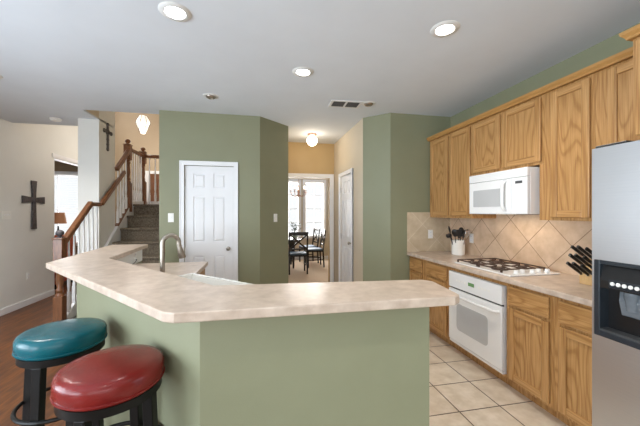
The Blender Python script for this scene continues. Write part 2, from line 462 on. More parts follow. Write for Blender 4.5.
baseboard('baseboard_entry', [(-1.25, 8.0), (-6.6, 8.0)])
baseboard('baseboard_dining', [(3.3, 9.3), (-1.13, 9.3)])
baseboard('baseboard_rear', [(LX, -3.0), (WX, -3.0)])

tn = [0]
def casing(axis, pos, s, a0, a1, zt, w=0.057, t=0.018):
    tn[0] += 1; bm = B()
    def bx(u0, u1, q0, q1, d):
        if axis == 'X': box(bm, pos, u0, q0, pos + s*d, u1, q1)
        else: box(bm, u0, pos, q0, u1, pos + s*d, q1)
    bx(a0-w, a0, 0, zt+w, t); bx(a1, a1+w, 0, zt+w, t); bx(a0, a1, zt, zt+w, t)
    bx(a0-w, a0-w+0.015, 0, zt+w, t+0.006); bx(a1+w-0.015, a1+w, 0, zt+w, t+0.006); bx(a0-w+0.015, a1+w-0.015, zt+w-0.015, zt+w, t+0.006)
    struct('trim_%d' % tn[0], bm, 'white', bevel=0.003)
casing('Y', 4.22, -1, -0.935, -0.318, 2.05)
casing('X', 1.42, -1, 4.50, 5.17, 2.06)
casing('Y', 5.64, -1, 0.50, 1.335, 2.09, 0.08 if False else 0.075)
# white lined opening in the left wall to the front room
bm = B()
box(bm, LX-0.12, 6.16, 0, LX, 6.172, 2.40); box(bm, LX-0.12, 6.172, 2.385, LX, 7.94, 2.40); box(bm, LX, 6.10, 2.40, LX+0.016, 7.98, 2.47)
struct('trim_opening', bm, 'white')

# six-panel doors
def six_panel(bm, w, h, t):
    """door in local x (0..w), z (0..h), front face at y=0 (towards -y)"""
    g = 0.012
    box(bm, 0, g, 0, w, t, h)
    st = 0.105 * w / 0.62; mid = 0.10 * w / 0.62
    rails = [(0, 0.20), (0.86, 1.04), (1.64, 1.745), (h-0.10, h)] if h < 2.2 else [(0, 0.24), (0.92, 1.10), (1.80, 1.92), (h-0.12, h)]
    for x0, x1 in ((0, st), ((w-mid)/2, (w+mid)/2), (w-st, w)): box(bm, x0, 0, 0, x1, g, h)
    for z0, z1 in rails:
        box(bm, st, 0, z0, (w-mid)/2, g, z1); box(bm, (w+mid)/2, 0, z0, w-st, g, z1)
    for (a, b) in zip(rails[:-1], rails[1:]):
        for x0, x1 in ((st, (w-mid)/2), ((w+mid)/2, w-st)):
            z0, z1 = a[1], b[0]; e = 0.012; k = 0.03
            lo = [(x0+e, z0+e), (x1-e, z0+e), (x1-e, z1-e), (x0+e, z1-e)]
            hi = [(x0+k, z0+k), (x1-k, z0+k), (x1-k, z1-k), (x0+k, z1-k)]
            A = [bm.verts.new((p[0], g, p[1])) for p in lo]; D = [bm.verts.new((p[0], 0.0015, p[1])) for p in hi]
            bm.faces.new(D)
            for i in range(4): bm.faces.new((A[i], A[(i+1) % 4], D[(i+1) % 4], D[i]))

def knob(bm, x, z):
    R = Matrix.Translation((x, 0, z)) @ Matrix.Rotation(PI/2, 4, 'X')
    lathe(bm, [(0.026, 0), (0.026, 0.004), (0.011, 0.008), (0.010, 0.03), (0.022, 0.036), (0.027, 0.048), (0.022, 0.060), (0.0, 0.064)], 20, mat=R)

def panel_door(name, loc, rz, w, h, knob_x, hinge_x):
    bm = B(); six_panel(bm, w, h, 0.035)
    o = struct(name, bm, 'white'); o.location = loc; o.rotation_euler = (0, 0, rz)
    k = B(); knob(k, knob_x, 0.95); obj('door_knob', k, 'nickel', o, smooth=True)
    for z in (0.22, 1.02, 1.82):
        hb = B(); lathe(hb, [(0.007, -0.045), (0.007, 0.045)], 10, (hinge_x, -0.006, z)); obj('hinge', hb, 'nickel', o)
    return o
panel_door('door_1', (-0.932, 4.235, 0.008), 0, 0.611, 2.038, 0.545, -0.001)
panel_door('door_2', (1.432, 5.167, 0.008), -PI/2, 0.664, 2.048, 0.60, -0.001)

# entry door with sidelight on the far wall of the entry hall
bm = B(); six_panel(bm, 0.91, 2.36, 0.02)
o = struct('door_3', bm, 'rail_wood'); o.location = (-2.55, 7.978, 0.0)
k = B(); knob(k, 0.07, 0.98); obj('door_knob', k, 'nickel', o, smooth=True)
bm = B(); box(bm, -2.64, 7.965, 0, -2.56, 8.0, 2.44); box(bm, -1.63, 7.965, 0, -1.56, 8.0, 2.44); box(bm, -2.56, 7.965, 2.37, -1.63, 8.0, 2.44)
struct('trim_entry_door', bm, 'white')

# ------------------------------------------------------------------ stairs (carpeted), landing, skirt
RISE, RUN, Y0 = 0.198, 0.26, 4.08
SXL, SXR = -2.15, -1.238
bm = B()
for k in range(1, 8):
    y = Y0 + RUN*(k-1)
    box(bm, SXL, y+0.02, 0 if k == 1 else RISE*(k-1)-0.12, SXR, y+RUN+0.03, RISE*k-0.03)
    v = box(bm, SXL, y-0.012, RISE*k-0.034, SXR, y+RUN+0.02, RISE*k)
box(bm, SXL, 5.9-0.012, 1.584-0.034, SXR, 6.55, 1.584); box(bm, SXL, 5.92, 1.30, SXR, 6.55, 1.55)
struct('stairs', bm, 'carpet', bevel=0.012)
bm = B()
off = 0.09
pts = [(4.02, 0.0), (4.02, 0.23), (5.86, 0.23 + 1.84*RISE/RUN), (6.55, 1.66), (6.55, 1.28), (5.86, 1.28), (4.35, 0.0)]
prism(bm, pts, -2.188, -2.152, YZX)
box(bm, -2.188, 6.55, 1.28, -1.255, 6.57, 1.66)
struct('trim_stair_skirt', bm, 'white')

def newel(bm, x, y, z0, h, w=0.115):
    s = w/2
    box(bm, x-s, y-s, z0, x+s, y+s, z0+0.40*h)
    box(bm, x-s, y-s, z0+0.72*h, x+s, y+s, z0+h-0.10)
    b = z0+0.40*h; t = z0+0.72*h; L = t-b
    lathe(bm, [(s*0.95,0),(s*0.95,0.03*L),(s*0.6,0.10*L),(s*0.85,0.16*L),(s*0.55,0.24*L),(s*0.82,0.45*L),(s*0.62,0.8*L),(s*0.9,0.88*L),(s*0.6,0.94*L),(s*0.95,L)], 18, (x, y, b))
    box(bm, x-s*1.15, y-s*1.15, z0+h-0.10, x+s*1.15, y+s*1.15, z0+h-0.085)
def finial(bm, x, y, z, r=0.048):
    lathe(bm, [(r*0.9,0),(r*0.9,0.008),(r*0.45,0.016),(r*0.5,0.022),(r*0.95,0.038),(r,0.055),(r*0.85,0.075),(r*0.4,0.088),(0,0.092)], 18, (x, y, z))
def baluster(bm, x, y, z0, z1):
    L = z1-z0; s = 0.016
    box(bm, x-s, y-s, z0, x+s, y+s, z0+0.22*L)
    lathe(bm, [(s,0.22*L),(s*1.05,0.25*L),(s*0.7,0.28*L),(s*1.05,0.36*L),(s*0.6,0.85*L),(s*0.6,L)], 10, (x, y, z0))

RX = -2.17
def stringer_z(y): return 0.23 + (y-4.02)*RISE/RUN
# lower railing: newel at the foot, raking rail, level easing into the column
t = thing('stair_railing', 'lower stair railing with dark wood newel at stair foot, ending at white column', 'railing', (RX, 4.0, 0))
def loc(bm, o): bmesh.ops.translate(bm, verts=bm.verts[:], vec=-Vector(o.location)); return bm
bm = B(); newel(bm, RX-0.02, 3.955, 0, 1.235, 0.092); nw = obj('newel_post', loc(bm, t), 'rail_wood', t, bevel=0.004, smooth=True)
bm = B(); finial(bm, RX-0.02, 3.955, 1.15, 0.04); obj('finial', loc(bm, t), 'slate', nw, smooth=True)
bm = B(); beam(bm, (RX, 3.99, 1.10), (RX, 4.57, 1.565), 0.062, 0.062); beam(bm, (RX, 4.54, 1.548), (RX, 4.80, 1.548), 0.062, 0.055)
beam(bm, (RX, 4.8, 1.548), (-2.20, 4.82, 1.548), 0.062, 0.055)
obj('handrail', loc(bm, t), 'rail_wood', t, bevel=0.012, smooth=True)
for i in range(7):
    y = 4.085 + 0.105*i
    zt = min(1.10 + (y-4.0)*0.816, 1.53) - 0.015
    bm = B(); baluster(bm, RX, y, stringer_z(y), zt); obj('baluster', loc(bm, t), 'white', t, smooth=True)
# wall rail along the column wall
t = thing('wall_handrail', 'dark wood wall handrail running up the wall below the small carved cross', 'handrail', (-2.12, 4.85, 1.6))
bm = B(); beam(bm, (-2.150, 4.80, 1.555), (-2.150, 5.55, 2.105), 0.05, 0.06); obj('rail', loc(bm, t), 'rail_wood', t, bevel=0.012, smooth=True)
for y in (4.95, 5.25):
    z = 1.60 + (y-4.84)*0.69 - 0.03
    bm = B(); tube(bm, [(-2.19, y, z-0.04), (-2.16, y, z-0.04), (-2.150, y, z-0.005)], 0.006, 8); obj('bracket', loc(bm, t), 'slate', t)
# upper railing and landing railing
t = thing('stair_railing', 'upper railing on the stair landing with two turned dark wood newels and white balusters', 'railing', (RX, 5.8, 1.584))
for (x, y) in ((RX-0.025, 5.80), (RX-0.01, 6.46)):
    bm = B(); newel(bm, x, y, 1.584 if y > 6 else 1.45, 1.115 if y > 6 else 1.245, 0.10); nw = obj('newel_post', loc(bm, t), 'rail_wood', t, bevel=0.004, smooth=True)
    bm = B(); finial(bm, x, y, 2.609, 0.045); obj('finial', loc(bm, t), 'rail_wood', nw, smooth=True)
bm = B(); beam(bm, (RX, 5.31, 2.11), (RX, 5.77, 2.50), 0.062, 0.062); obj('handrail', loc(bm, t), 'rail_wood', t, bevel=0.012, smooth=True)
bm = B(); beam(bm, (RX, 5.83, 2.525), (RX, 6.43, 2.525), 0.062, 0.06); obj('handrail', loc(bm, t), 'rail_wood', t, bevel=0.012, smooth=True)
bm = B(); beam(bm, (RX+0.03, 6.46, 2.525), (-1.255, 6.46, 2.525), 0.062, 0.06); obj('handrail', loc(bm, t), 'rail_wood', t, bevel=0.012, smooth=True)
bm = B(); beam(bm, (RX, 5.32, stringer_z(5.32)+0.012), (RX, 5.75, stringer_z(5.75)+0.012), 0.05, 0.028); obj('shoe_rail', loc(bm, t), 'rail_wood', t)
for y in (5.36, 5.46, 5.56, 5.66):
    bm = B(); baluster(bm, RX, y, stringer_z(y)+0.02, 2.11+(y-5.31)*0.85-0.03); obj('baluster', loc(bm, t), 'white', t, smooth=True)
for i in range(5):
    y = 5.92 + 0.105*i
    bm = B(); baluster(bm, RX, y, 1.60, 2.50); obj('baluster', loc(bm, t), 'white', t, smooth=True)
for i in range(8):
    x = RX + 0.105*(i+1)
    bm = B(); baluster(bm, x, 6.46, 1.584, 2.50); obj('baluster', loc(bm, t), 'white', t, smooth=True)

# ------------------------------------------------------------------ breakfast bar
bm = B()
prism(bm, [(0.80,1.32),(-0.233,1.32),(-1.36,2.66),(-1.46,3.74),(-1.275,3.74),(-1.215,2.73),(-0.17,1.44),(0.80,1.44)], 0, 1.027)
struct('wall_bar', bm, 'green')
bm = B(); prism(bm, [(-1.275,3.739),(-1.215,2.731),(-1.209,2.731),(-1.268,3.739)], 0.90, 1.026)
struct('trim_bar_splash', bm, 'greige')
bm = B()
prism(bm, [(-1.645,3.9),(-1.515,2.575),(-0.345,1.215),(-0.30,1.192),(0.84,1.182),(0.882,1.21),(0.915,1.475),(0.875,1.525),(-0.215,1.61),(-1.18,2.755),(-1.262,3.9)], 0, 0.04)
o = obj('countertop', bm, 'laminate', bevel=0.006, segs=3); o.location = (0, 0, 1.027)
tag(o, 'angled beige laminate bar top on the green half wall in the foreground', 'countertop')
# lower counter behind the bar, sink cut in the diagonal
s2 = math.sqrt(0.5)
def dg(w_, n_): return (s2*(w_+n_), s2*(n_-w_))       # diagonal frame: w along the counter, n away from the bar
W0, W1, N0, N1 = -2.28, -1.46, 1.19, 1.515
bm = B()
a = dg(W0, N0); b_ = dg(W1, N0); fl = dg(W0, 1.505); frr = dg(W1, 1.505)
prism(bm, [(-1.25,3.42),(-0.52,3.42),(-0.52,2.65),fl,a,b_,frr,(0.10,2.08),(0.80,2.08),(0.80,1.445),(-0.165,1.445),(-1.21,2.735)], 0, 0.04)
o = obj('countertop', bm, 'laminate', bevel=0.004); o.location = (0, 0, 0.874)
tag(o, 'lower beige counter behind the bar holding the sink and faucet', 'countertop')
# farmhouse sink
t = thing('sink', 'white apron front sink set in the diagonal counter behind the bar', 'sink', (*dg((W0+W1)/2, N0), 0.70), -PI/4)
sw = (W1-W0)/2 - 0.002; sd = N1+0.012-N0
bm = B()
zt = 0.232; rim = 0.028
box(bm, -sw, 0.002, 0, sw, sd, 0.03)
box(bm, -sw, 0.002, 0.03, -sw+rim, sd, zt); box(bm, sw-rim, 0.002, 0.03, sw, sd, zt)
box(bm, -sw+rim, 0.002, 0.03, sw-rim, 0.002+rim, zt); box(bm, -sw+rim, sd-rim, 0.03, sw-rim, sd, zt)
obj('basin', bm, 'ceramic', t)
bm = B(); lathe(bm, [(0.04,0),(0.04,0.004),(0.03,0.002),(0,0.002)], 18, (0, sd/2, 0.03)); obj('drain', bm, 'chrome', t)
# faucet
t = thing('faucet', 'tall brushed nickel gooseneck faucet with pull-down spray head behind the bar', 'faucet', (-0.645, 2.275, 0.914), PI/4 - 0.25)
bm = B(); lathe(bm, [(0.030,0),(0.030,0.006),(0.024,0.012),(0.022,0.07),(0.019,0.08)], 20); obj('base', bm, 'nickel', t, smooth=True)
bm = B(); pts = [(0,0,0.07),(0,0,0.2),(0,0,0.305)]
R = 0.054
for i in range(1, 13):
    a_ = PI - PI*1.05*i/12; pts.append((R + R*math.cos(a_), 0, 0.305 + R*math.sin(a_)))
tube(bm, pts, 0.0155, 14); obj('neck', bm, 'nickel', t, smooth=True)
bm = B(); e = Vector(pts[-1])
tube(bm, [e, e+Vector((0.004,0,-0.025)), e+Vector((0.022,0,-0.095)), e+Vector((0.023,0,-0.102))], [0.016,0.0165,0.026,0.024], 16); obj('spray_head', bm, 'nickel', t, smooth=True)
bm = B(); tube(bm, [(0,-0.018,0.05),(0,-0.05,0.055),(0,-0.09,0.075)], [0.008,0.007,0.006], 10); obj('lever', bm, 'nickel', t, smooth=True)

# ------------------------------------------------------------------ cabinets
def cab_door(parent, x0, x1, z0, z1, y, drawer=False, name=None):
    """framed door, local front plane y (front towards -y)"""
    t_ = 0.021; fw = 0.055; g = 0.003
    bm = B()
    if drawer:
        box(bm, x0, y-t_, z0, x1, y-g, z1)
        return obj('drawer', bm, 'oak_h', parent, bevel=0.008, segs=2)
    box(bm, x0+fw-0.004, y-0.010, z0+fw-0.004, x1-fw+0.004, y-0.004, z1-fw+0.004)
    d = obj('door', bm, 'oak', parent)
    for a_, b__ in ((x0, x0+fw), (x1-fw, x1)):
        bm = B(); box(bm, a_, y-t_, z0, b__, y-g, z1); obj('stile', bm, 'oak_frame', d, bevel=0.006)
    bm = B(); box(bm, x0+fw, y-t_+0.0005, z0, x1-fw, y-g, z0+fw); obj('bottom_rail', bm, 'oak_frame_h', d, bevel=0.006)
    bm = B(); box(bm, x0+fw, y-t_+0.0005, z1-fw, x1-fw, y-g, z1); obj('top_rail', bm, 'oak_frame_h', d, bevel=0.006)
    return d

def cabinet(name, label, loc, rz, w, depth, z0, z1, toe=False, cat='cabinet', group=None, over=0.0):
    t = thing(name, label, cat, loc, rz, group)
    bm = B()
    if toe: box(bm, 0, -depth, 0.09, w, 0, z1); box(bm, 0, -depth+0.07, 0, w, 0, 0.09)
    else: box(bm, 0, -depth, z0, w, 0, z1)
    obj('carcass', bm, 'oak', t)
    return t
RZ = -PI/2
UF = 0.33         # upper depth -> front x = 2.25
def upper(label, ya, yb, z0, doors, depth=UF, zt=2.40, name='wall_cabinet'):
    t = cabinet(name, label, (WX-0.002, ya, 0), RZ, ya-yb, depth-0.021, z0, zt)
    for (d0, d1, q0, q1) in doors: cab_door(t, ya-d0, ya-d1, q0, q1, -(depth-0.021))
    return t
ZB = 1.372
upper('tall oak wall cabinet in the back corner with two narrow doors', 3.728, 2.906, ZB, [(3.69,3.315,1.395,2.372),(3.288,2.921,1.395,2.372)])
upper('short oak wall cabinet with two doors directly above the microwave', 2.904, 2.060, 1.83, [(2.895,2.505,1.852,2.372),(2.468,2.075,1.852,2.372)])
upper('tall oak wall cabinet with one wide door right of the microwave', 2.058, 1.678, ZB, [(1.99,1.70,1.395,2.372)])
tc_ = [o for o in C.objects if o.get('label','').startswith('tall oak wall cabinet with one')][0]
bm = B(); box(bm, -0.040, -0.309, ZB, -0.0005, 0, 1.828); obj('filler_strip', bm, 'oak_frame', tc_)
upper('oak wall cabinet squeezed between the wide-door cabinet and the fridge cabinet', 1.676, 1.314, ZB, [(1.59,1.335,1.395,2.372)])
upper('deep oak cabinet mounted above the stainless fridge', 1.312, 0.34, 1.83, [(1.29,0.84,1.852,2.372),(0.81,0.36,1.852,2.372)], depth=0.56)
# crown along the tops, returned around the deep fridge cabinet
bm = B()
def sweep(bm, path, prof, z):
    """path in XY walked with the room on the left; prof = (outwards, up)"""
    rings = []
    P = [Vector(p) for p in path]
    for i, p in enumerate(P):
        ns = []
        for a_, b__ in ((i-1, i), (i, i+1)):
            if a_ >= 0 and b__ < len(P):
                d = (P[b__]-P[a_]).normalized(); ns.append(Vector((-d.y, d.x)))
        n = sum(ns, Vector((0, 0))).normalized(); n = n / max(0.3, n.dot(ns[0]))
        rings.append([bm.verts.new((p.x+n.x*o_, p.y+n.y*o_, z+u_)) for o_, u_ in prof])
    m = len(prof)
    for a_, b__ in zip(rings[:-1], rings[1:]):
        for k in range(m): bm.faces.new((a_[k], a_[(k+1) % m], b__[(k+1) % m], b__[k]))
    bm.faces.new(rings[0]); bm.faces.new(rings[-1][::-1])
sweep(bm, [(2.02,0.34),(2.02,1.312),(2.25,1.312),(2.25,3.728)], [(-0.012,0),(0.012,0),(0.016,0.012),(0.03,0.028),(0.034,0.045),(-0.012,0.045)], 2.39)
struct('trim_crown', bm, 'crown_oak')

# cabinets under the sink counter
t = cabinet('base_cabinet', 'oak base cabinet under the stairs end of the sink counter', (-1.20, 2.705, 0), PI/2, 0.70, 0.635, 0, 0.873, True)
cab_door(t, 0.02, 0.68, 0.70, 0.85, -0.635, True); cab_door(t, 0.02, 0.345, 0.115, 0.68, -0.635); cab_door(t, 0.355, 0.68, 0.115, 0.68, -0.635)
t = cabinet('base_cabinet', 'oak base cabinet under the white sink behind the bar', (*dg(W1, 0.95), 0), 0.75*PI, W1-W0, 0.54, 0, 0.695, True)
cab_door(t, 0.02, (W1-W0)/2-0.005, 0.115, 0.67, -0.54); cab_door(t, (W1-W0)/2+0.005, W1-W0-0.02, 0.115, 0.67, -0.54)
t = cabinet('base_cabinet', 'oak base cabinet at the oven end of the sink counter', (0.79, 1.445, 0), PI, 0.75, 0.61, 0, 0.873, True)
cab_door(t, 0.02, 0.73, 0.70, 0.85, -0.61, True); cab_door(t, 0.02, 0.37, 0.115, 0.68, -0.61); cab_door(t, 0.38, 0.73, 0.115, 0.68, -0.61)

# base cabinets
BF = 0.605
def base(label, ya, yb, fronts, group=None):
    t = cabinet('base_cabinet', label, (WX-0.002, ya, 0), RZ, ya-yb, BF, 0, 0.874, True)
    for kind, d0, d1, q0, q1 in fronts: cab_door(t, ya-d0, ya-d1, q0, q1, -BF, kind == 'drawer')
    return t
base('oak base cabinet in the back corner with two drawers over two doors', 3.728, 2.872,
     [('drawer',3.70,3.40,0.70,0.85),('door',3.70,3.40,0.115,0.68),('drawer',3.30,2.905,0.70,0.85),('door',3.30,2.905,0.115,0.68)])
t = cabinet('oven_cabinet', 'oak housing around the white built-in oven', (WX-0.002, 2.870, 0), RZ, 0.77, 0, 0, 0)
for ch in list(t.children): bpy.data.objects.remove(ch)
bm = B(); box(bm, 0, -BF, 0.09, 0.018, 0, 0.874); box(bm, 0.752, -BF, 0.09, 0.77, 0, 0.874); box(bm, 0.018, -BF, 0.838, 0.752, 0, 0.874); box(bm, 0.018, -BF, 0.09, 0.752, 0, 0.108)
box(bm, 0, -BF+0.07, 0, 0.77, 0, 0.09); obj('carcass', bm, 'oak', t)
base('oak base cabinet right of the oven with one wide drawer and door', 2.098, 1.712, [('drawer',2.088,1.740,0.70,0.85),('door',2.088,1.740,0.115,0.68)])
base('oak base cabinet beside the fridge with one drawer and door', 1.710, 1.30, [('drawer',1.672,1.33,0.70,0.85),('door',1.672,1.33,0.115,0.68)])
# oven
t = thing('wall_oven', 'white built-in oven under the gas cooktop', 'oven', (WX, 2.848, 0.11), RZ)
D = 0.632; OW = 0.703
bm = B(); box(bm, 0.0, -D+0.03, 0.0, OW, -0.05, 0.724); obj('body', bm, 'enamel', t)
bm = B(); box(bm, 0.0, -D, 0.566, OW, -D+0.03, 0.724); cp = obj('control_panel', bm, 'enamel', t, bevel=0.006)
bm = B(); box(bm, 0.30, -D-0.002, 0.632, 0.38, -D+0.001, 0.664); obj('clock_display', bm, 'display', cp)
for i, x in enumerate((0.12, 0.16, 0.20, 0.24, 0.43, 0.47, 0.51, 0.55)):
    bm = B(); box(bm, x, -D-0.0015, 0.638, x+0.024, -D+0.001, 0.656); obj('button', bm, 'plastic', cp)
bm = B(); box(bm, 0.0, -D, 0.03, OW, -D+0.03, 0.552); dr = obj('door', bm, 'enamel', t, bevel=0.006)
def rrect(x0, z0, x1, z1, r, n=6):
    out = []
    for cx, cz, a0 in ((x1-r, z1-r, 0), (x0+r, z1-r, PI/2), (x0+r, z0+r, PI), (x1-r, z0+r, 1.5*PI)):
        for i in range(n+1):
            a_ = a0 + PI/2*i/n; out.append((cx+r*math.cos(a_), cz+r*math.sin(a_)))
    return out
bm = B(); prism(bm, rrect(0.13, 0.16, OW-0.15, 0.42, 0.04), -D-0.002, -D+0.002, XZY); obj('window', bm, 'grey_glass', dr)
bm = B(); tube(bm, [(0.03,-D,0.505),(0.035,-D-0.03,0.507),(0.06,-D-0.045,0.508),(OW/2,-D-0.05,0.508),(OW-0.06,-D-0.045,0.508),(OW-0.035,-D-0.03,0.507),(OW-0.03,-D,0.505)], 0.014, 10); obj('handle', bm, 'enamel', dr, smooth=True)
bm = B(); box(bm, 0.0, -D+0.012, 0.0, OW, -D+0.03, 0.022); obj('vent_trim', bm, 'enamel', t)
bm = B(); box(bm, 0.005, -D+0.02, 0.55, OW-0.005, -D+0.032, 0.568); obj('vent_slot', bm, 'black', t)

# worktop along the right wall + backsplash
bm = B(); prism(bm, [(1.93,1.30),(WX-0.001,1.30),(WX-0.001,3.729),(1.93,3.729)], 0, 0.04)
o = obj('countertop', bm, 'laminate', bevel=0.006); o.location = (0, 0, 0.874)
tag(o, 'long beige laminate worktop over the oak base cabinets along the right wall', 'countertop')
bm = B(); box(bm, WX-0.008, 1.30, 0.915, WX, 3.722, 1.44); struct('trim_backsplash_right', bm, 'splash_r')
bm = B(); box(bm, 1.935, 3.722, 0.915, WX-0.008, 3.73, 1.44); struct('trim_backsplash_rear', bm, 'splash_b')

# microwave
t = thing('microwave', 'white over-the-range microwave mounted under the short wall cabinet', 'microwave', (WX, 2.822, 1.42), RZ)
MD = 0.41; MW = 0.702; MH = 0.392
bm = B(); box(bm, 0, -MD+0.03, 0, MW, -0.01, MH); obj('body', bm, 'enamel', t, bevel=0.004)
bm = B(); box(bm, 0, -MD, MH-0.075, MW, -MD+0.03, MH); g = obj('vent_grille', bm, 'enamel', t, bevel=0.004)
for i in range(4):
    bm = B(); box(bm, 0.03, -MD-0.001, MH-0.062+0.014*i, MW-0.06, -MD+0.002, MH-0.058+0.014*i); obj('louver', bm, 'vent_white', g)
bm = B(); box(bm, 0, -MD, 0, 0.535, -MD+0.03, MH-0.078); dr = obj('door', bm, 'enamel', t, bevel=0.006)
bm = B(); prism(bm, rrect(0.065, 0.07, 0.425, 0.235, 0.008), -MD-0.002, -MD+0.002, XZY); obj('window', bm, 'grey_glass', dr)
bm = B(); pts = []
for i in range(11):
    a_ = -1 + 2*i/10; pts.append((0.480, -MD-0.004-0.035*math.sqrt(max(0, 1-a_**4)), 0.165+0.135*a_))
tube(bm, pts, 0.014, 10); obj('handle', bm, 'enamel', dr, smooth=True)
bm = B(); box(bm, 0.538, -MD, 0, MW, -MD+0.03, MH-0.078); cp = obj('control_panel', bm, 'enamel', t, bevel=0.006)
bm = B(); box(bm, 0.585, -MD-0.002, 0.262, 0.655, -MD+0.001, 0.284); obj('display', bm, 'darkgrey', cp)
for r_ in range(5):
    for c_ in range(3):
        bm = B(); x = 0.565+0.040*c_; z = 0.04+0.042*r_
        box(bm, x, -MD-0.0012, z, x+0.032, -MD+0.001, z+0.026); obj('button', bm, 'plastic', cp)
bm = B(); box(bm, 0.05, -MD+0.05, -0.003, MW-0.05, -0.06, 0.001); obj('underside_vent', bm, 'darkgrey', t)

bm = B(); box(bm, 0.25, -MD+0.10, -0.0042, 0.45, -MD+0.14, -0.003); obj('task_light_lens', bm, 'task_lens', t)
d = bpy.data.lights.new('task_light', 'AREA'); d.shape = 'RECTANGLE'; d.size = 0.5; d.size_y = 0.12; d.energy = 1.25; d.color = (1, 0.80, 0.60)
lo = bpy.data.objects.new('task_light', d); C.objects.link(lo); lo.parent = t; lo.location = (MW/2, -MD+0.16, -0.012)
# cooktop
t = thing('gas_cooktop', 'white gas cooktop with dark iron grates set in the worktop', 'cooktop', (1.99, 2.10, 0.914), 0)
bm = B(); box(bm, 0, 0, 0, 0.495, 0.715, 0.012); obj('glass_top', bm, 'enamel', t, bevel=0.006)
for (x, y, r_) in ((0.13,0.255,0.045),(0.37,0.255,0.036),(0.13,0.555,0.036),(0.37,0.555,0.05)):
    bm = B(); lathe(bm, [(r_*1.5,0),(r_*1.5,0.004),(r_,0.006),(r_,0.018),(r_*0.8,0.022),(0,0.022)], 20, (x, y, 0.012)); obj('burner', bm, 'iron', t, smooth=True)
for (y0, y1) in ((0.125,0.395),(0.415,0.695)):
    bm = B(); zz = 0.036
    xs = (0.03, 0.47)
    for y in (y0, y1): beam(bm, (xs[0], y, zz), (xs[1], y, zz), 0.009, 0.010)
    for x in (xs[0], 0.25, xs[1]): beam(bm, (x, y0, zz), (x, y1, zz), 0.009, 0.010)
    for cx in (0.13, 0.37):
        cy = (y0+y1)/2
        for dx, dy in ((1,0),(-1,0),(0,1),(0,-1)):
            ex = cx+dx*0.105; ey = cy+dy*0.135
            beam(bm, (cx+dx*0.03, cy+dy*0.03, zz+0.006), (ex, ey, zz), 0.009, 0.010)
    for x in xs:
        for y in (y0, y1): box(bm, x-0.007, y-0.007, 0.012, x+0.007, y+0.007, zz)
    obj('grate', bm, 'iron', t)
for i, (x, y) in enumerate(((0.11,0.055),(0.19,0.075),(0.27,0.055),(0.35,0.075),(0.42,0.055))):
    bm = B(); lathe(bm, [(0.022,0),(0.022,0.006),(0.019,0.010),(0.018,0.026),(0.015,0.030),(0,0.030)], 18, (x, y, 0.012)); kb = obj('knob', bm, 'enamel', t, smooth=True)

# utensil crock and utensils
CX, CY = 2.43, 3.36
t = thing('utensil_crock', 'white ceramic crock of cooking utensils in the worktop corner', 'crock', (CX, CY, 0.914))
bm = B(); lathe(bm, [(0.072,0),(0.076,0.004),(0.078,0.02),(0.078,0.165),(0.082,0.172),(0.082,0.182),(0.074,0.182),(0.071,0.17),(0.070,0.012),(0,0.012)], 32); obj('pot', bm, 'ceramic', t, smooth=True)
def utensil(name, label, cat, kind, ang, tilt, L, m, group):
    t = thing(name, label, cat, (CX + 0.035*math.cos(ang), CY + 0.035*math.sin(ang), 0.93), ang, group)
    R = Matrix.Rotation(tilt, 4, 'Y')
    bm = B(); tube(bm, [(0,0,0),(0,0,L*0.5),(0,0,L*0.72)], [0.006,0.006,0.005], 8); bmesh.ops.transform(bm, matrix=R, verts=bm.verts[:]); obj('handle', bm, m, t, smooth=True)
    bm = B()
    if kind == 'spoon':
        v = lathe(bm, [(0.008,0),(0.026,0.018),(0.036,0.045),(0.034,0.072),(0.020,0.092),(0,0.098)], 16, (0,0,L*0.70))
        bmesh.ops.scale(bm, vec=(0.35,1,1), verts=v)
    elif kind == 'spatula':
        box(bm, -0.003, -0.030, L*0.72, 0.003, 0.030, L*0.72+0.085); box(bm, -0.003, -0.012, L*0.66, 0.003, 0.012, L*0.72)
    elif kind == 'whisk':
        for k in range(4):
            a_ = PI*k/4; p = []
            for i in range(13):
                q = PI*i/12; rr = 0.026*math.sin(q)
                side = 1 if i <= 6 else 1
                p.append((0.026*math.sin(q*2)*math.cos(a_)*0.9, 0.026*math.sin(q*2)*math.sin(a_)*0.9, L*0.70 + 0.09*math.sin(q)))
            tube(bm, p, 0.0018, 5)
    else:
        v = lathe(bm, [(0.006,0),(0.03,0.01),(0.036,0.03),(0.03,0.05),(0.0,0.055)], 16, (0.012,0,L*0.70))
    bmesh.ops.transform(bm, matrix=R, verts=bm.verts[:]); obj('head', bm, m, t, smooth=(kind != 'spatula'), bevel=0.001 if kind == 'spatula' else 0)
UG = 'utensils in the white crock'
for nm, lb, ct, kind, ang, tilt, L, m in (
    ('cooking_spoon','black spoon in the white crock leaning left','spoon','spoon',3.7,0.27,0.31,'black'),
    ('cooking_spoon','black spoon standing tallest in the white crock','spoon','spoon',2.5,0.22,0.355,'black'),
    ('cooking_spoon','black spoon near the middle of the white crock','spoon','spoon',4.6,0.10,0.33,'black'),
    ('ladle','rounded black ladle in the white crock','ladle','ladle',3.1,0.34,0.30,'black'),
    ('spatula','black spatula in the white crock leaning to the front','spatula','spatula',4.2,0.16,0.30,'black'),
    ('spatula','dark grey spatula in the white crock toward the fridge side','spatula','spatula',0.1,0.20,0.29,'darkgrey'),
    ('whisk','wire whisk in the white crock','whisk','whisk',5.9,0.26,0.31,'chrome'),
    ('cooking_spoon','metal spoon in the white crock leaning right','spoon','spoon',5.0,0.32,0.30,'chrome')):
    utensil(nm, lb, ct, kind, ang, tilt, L, m, UG)

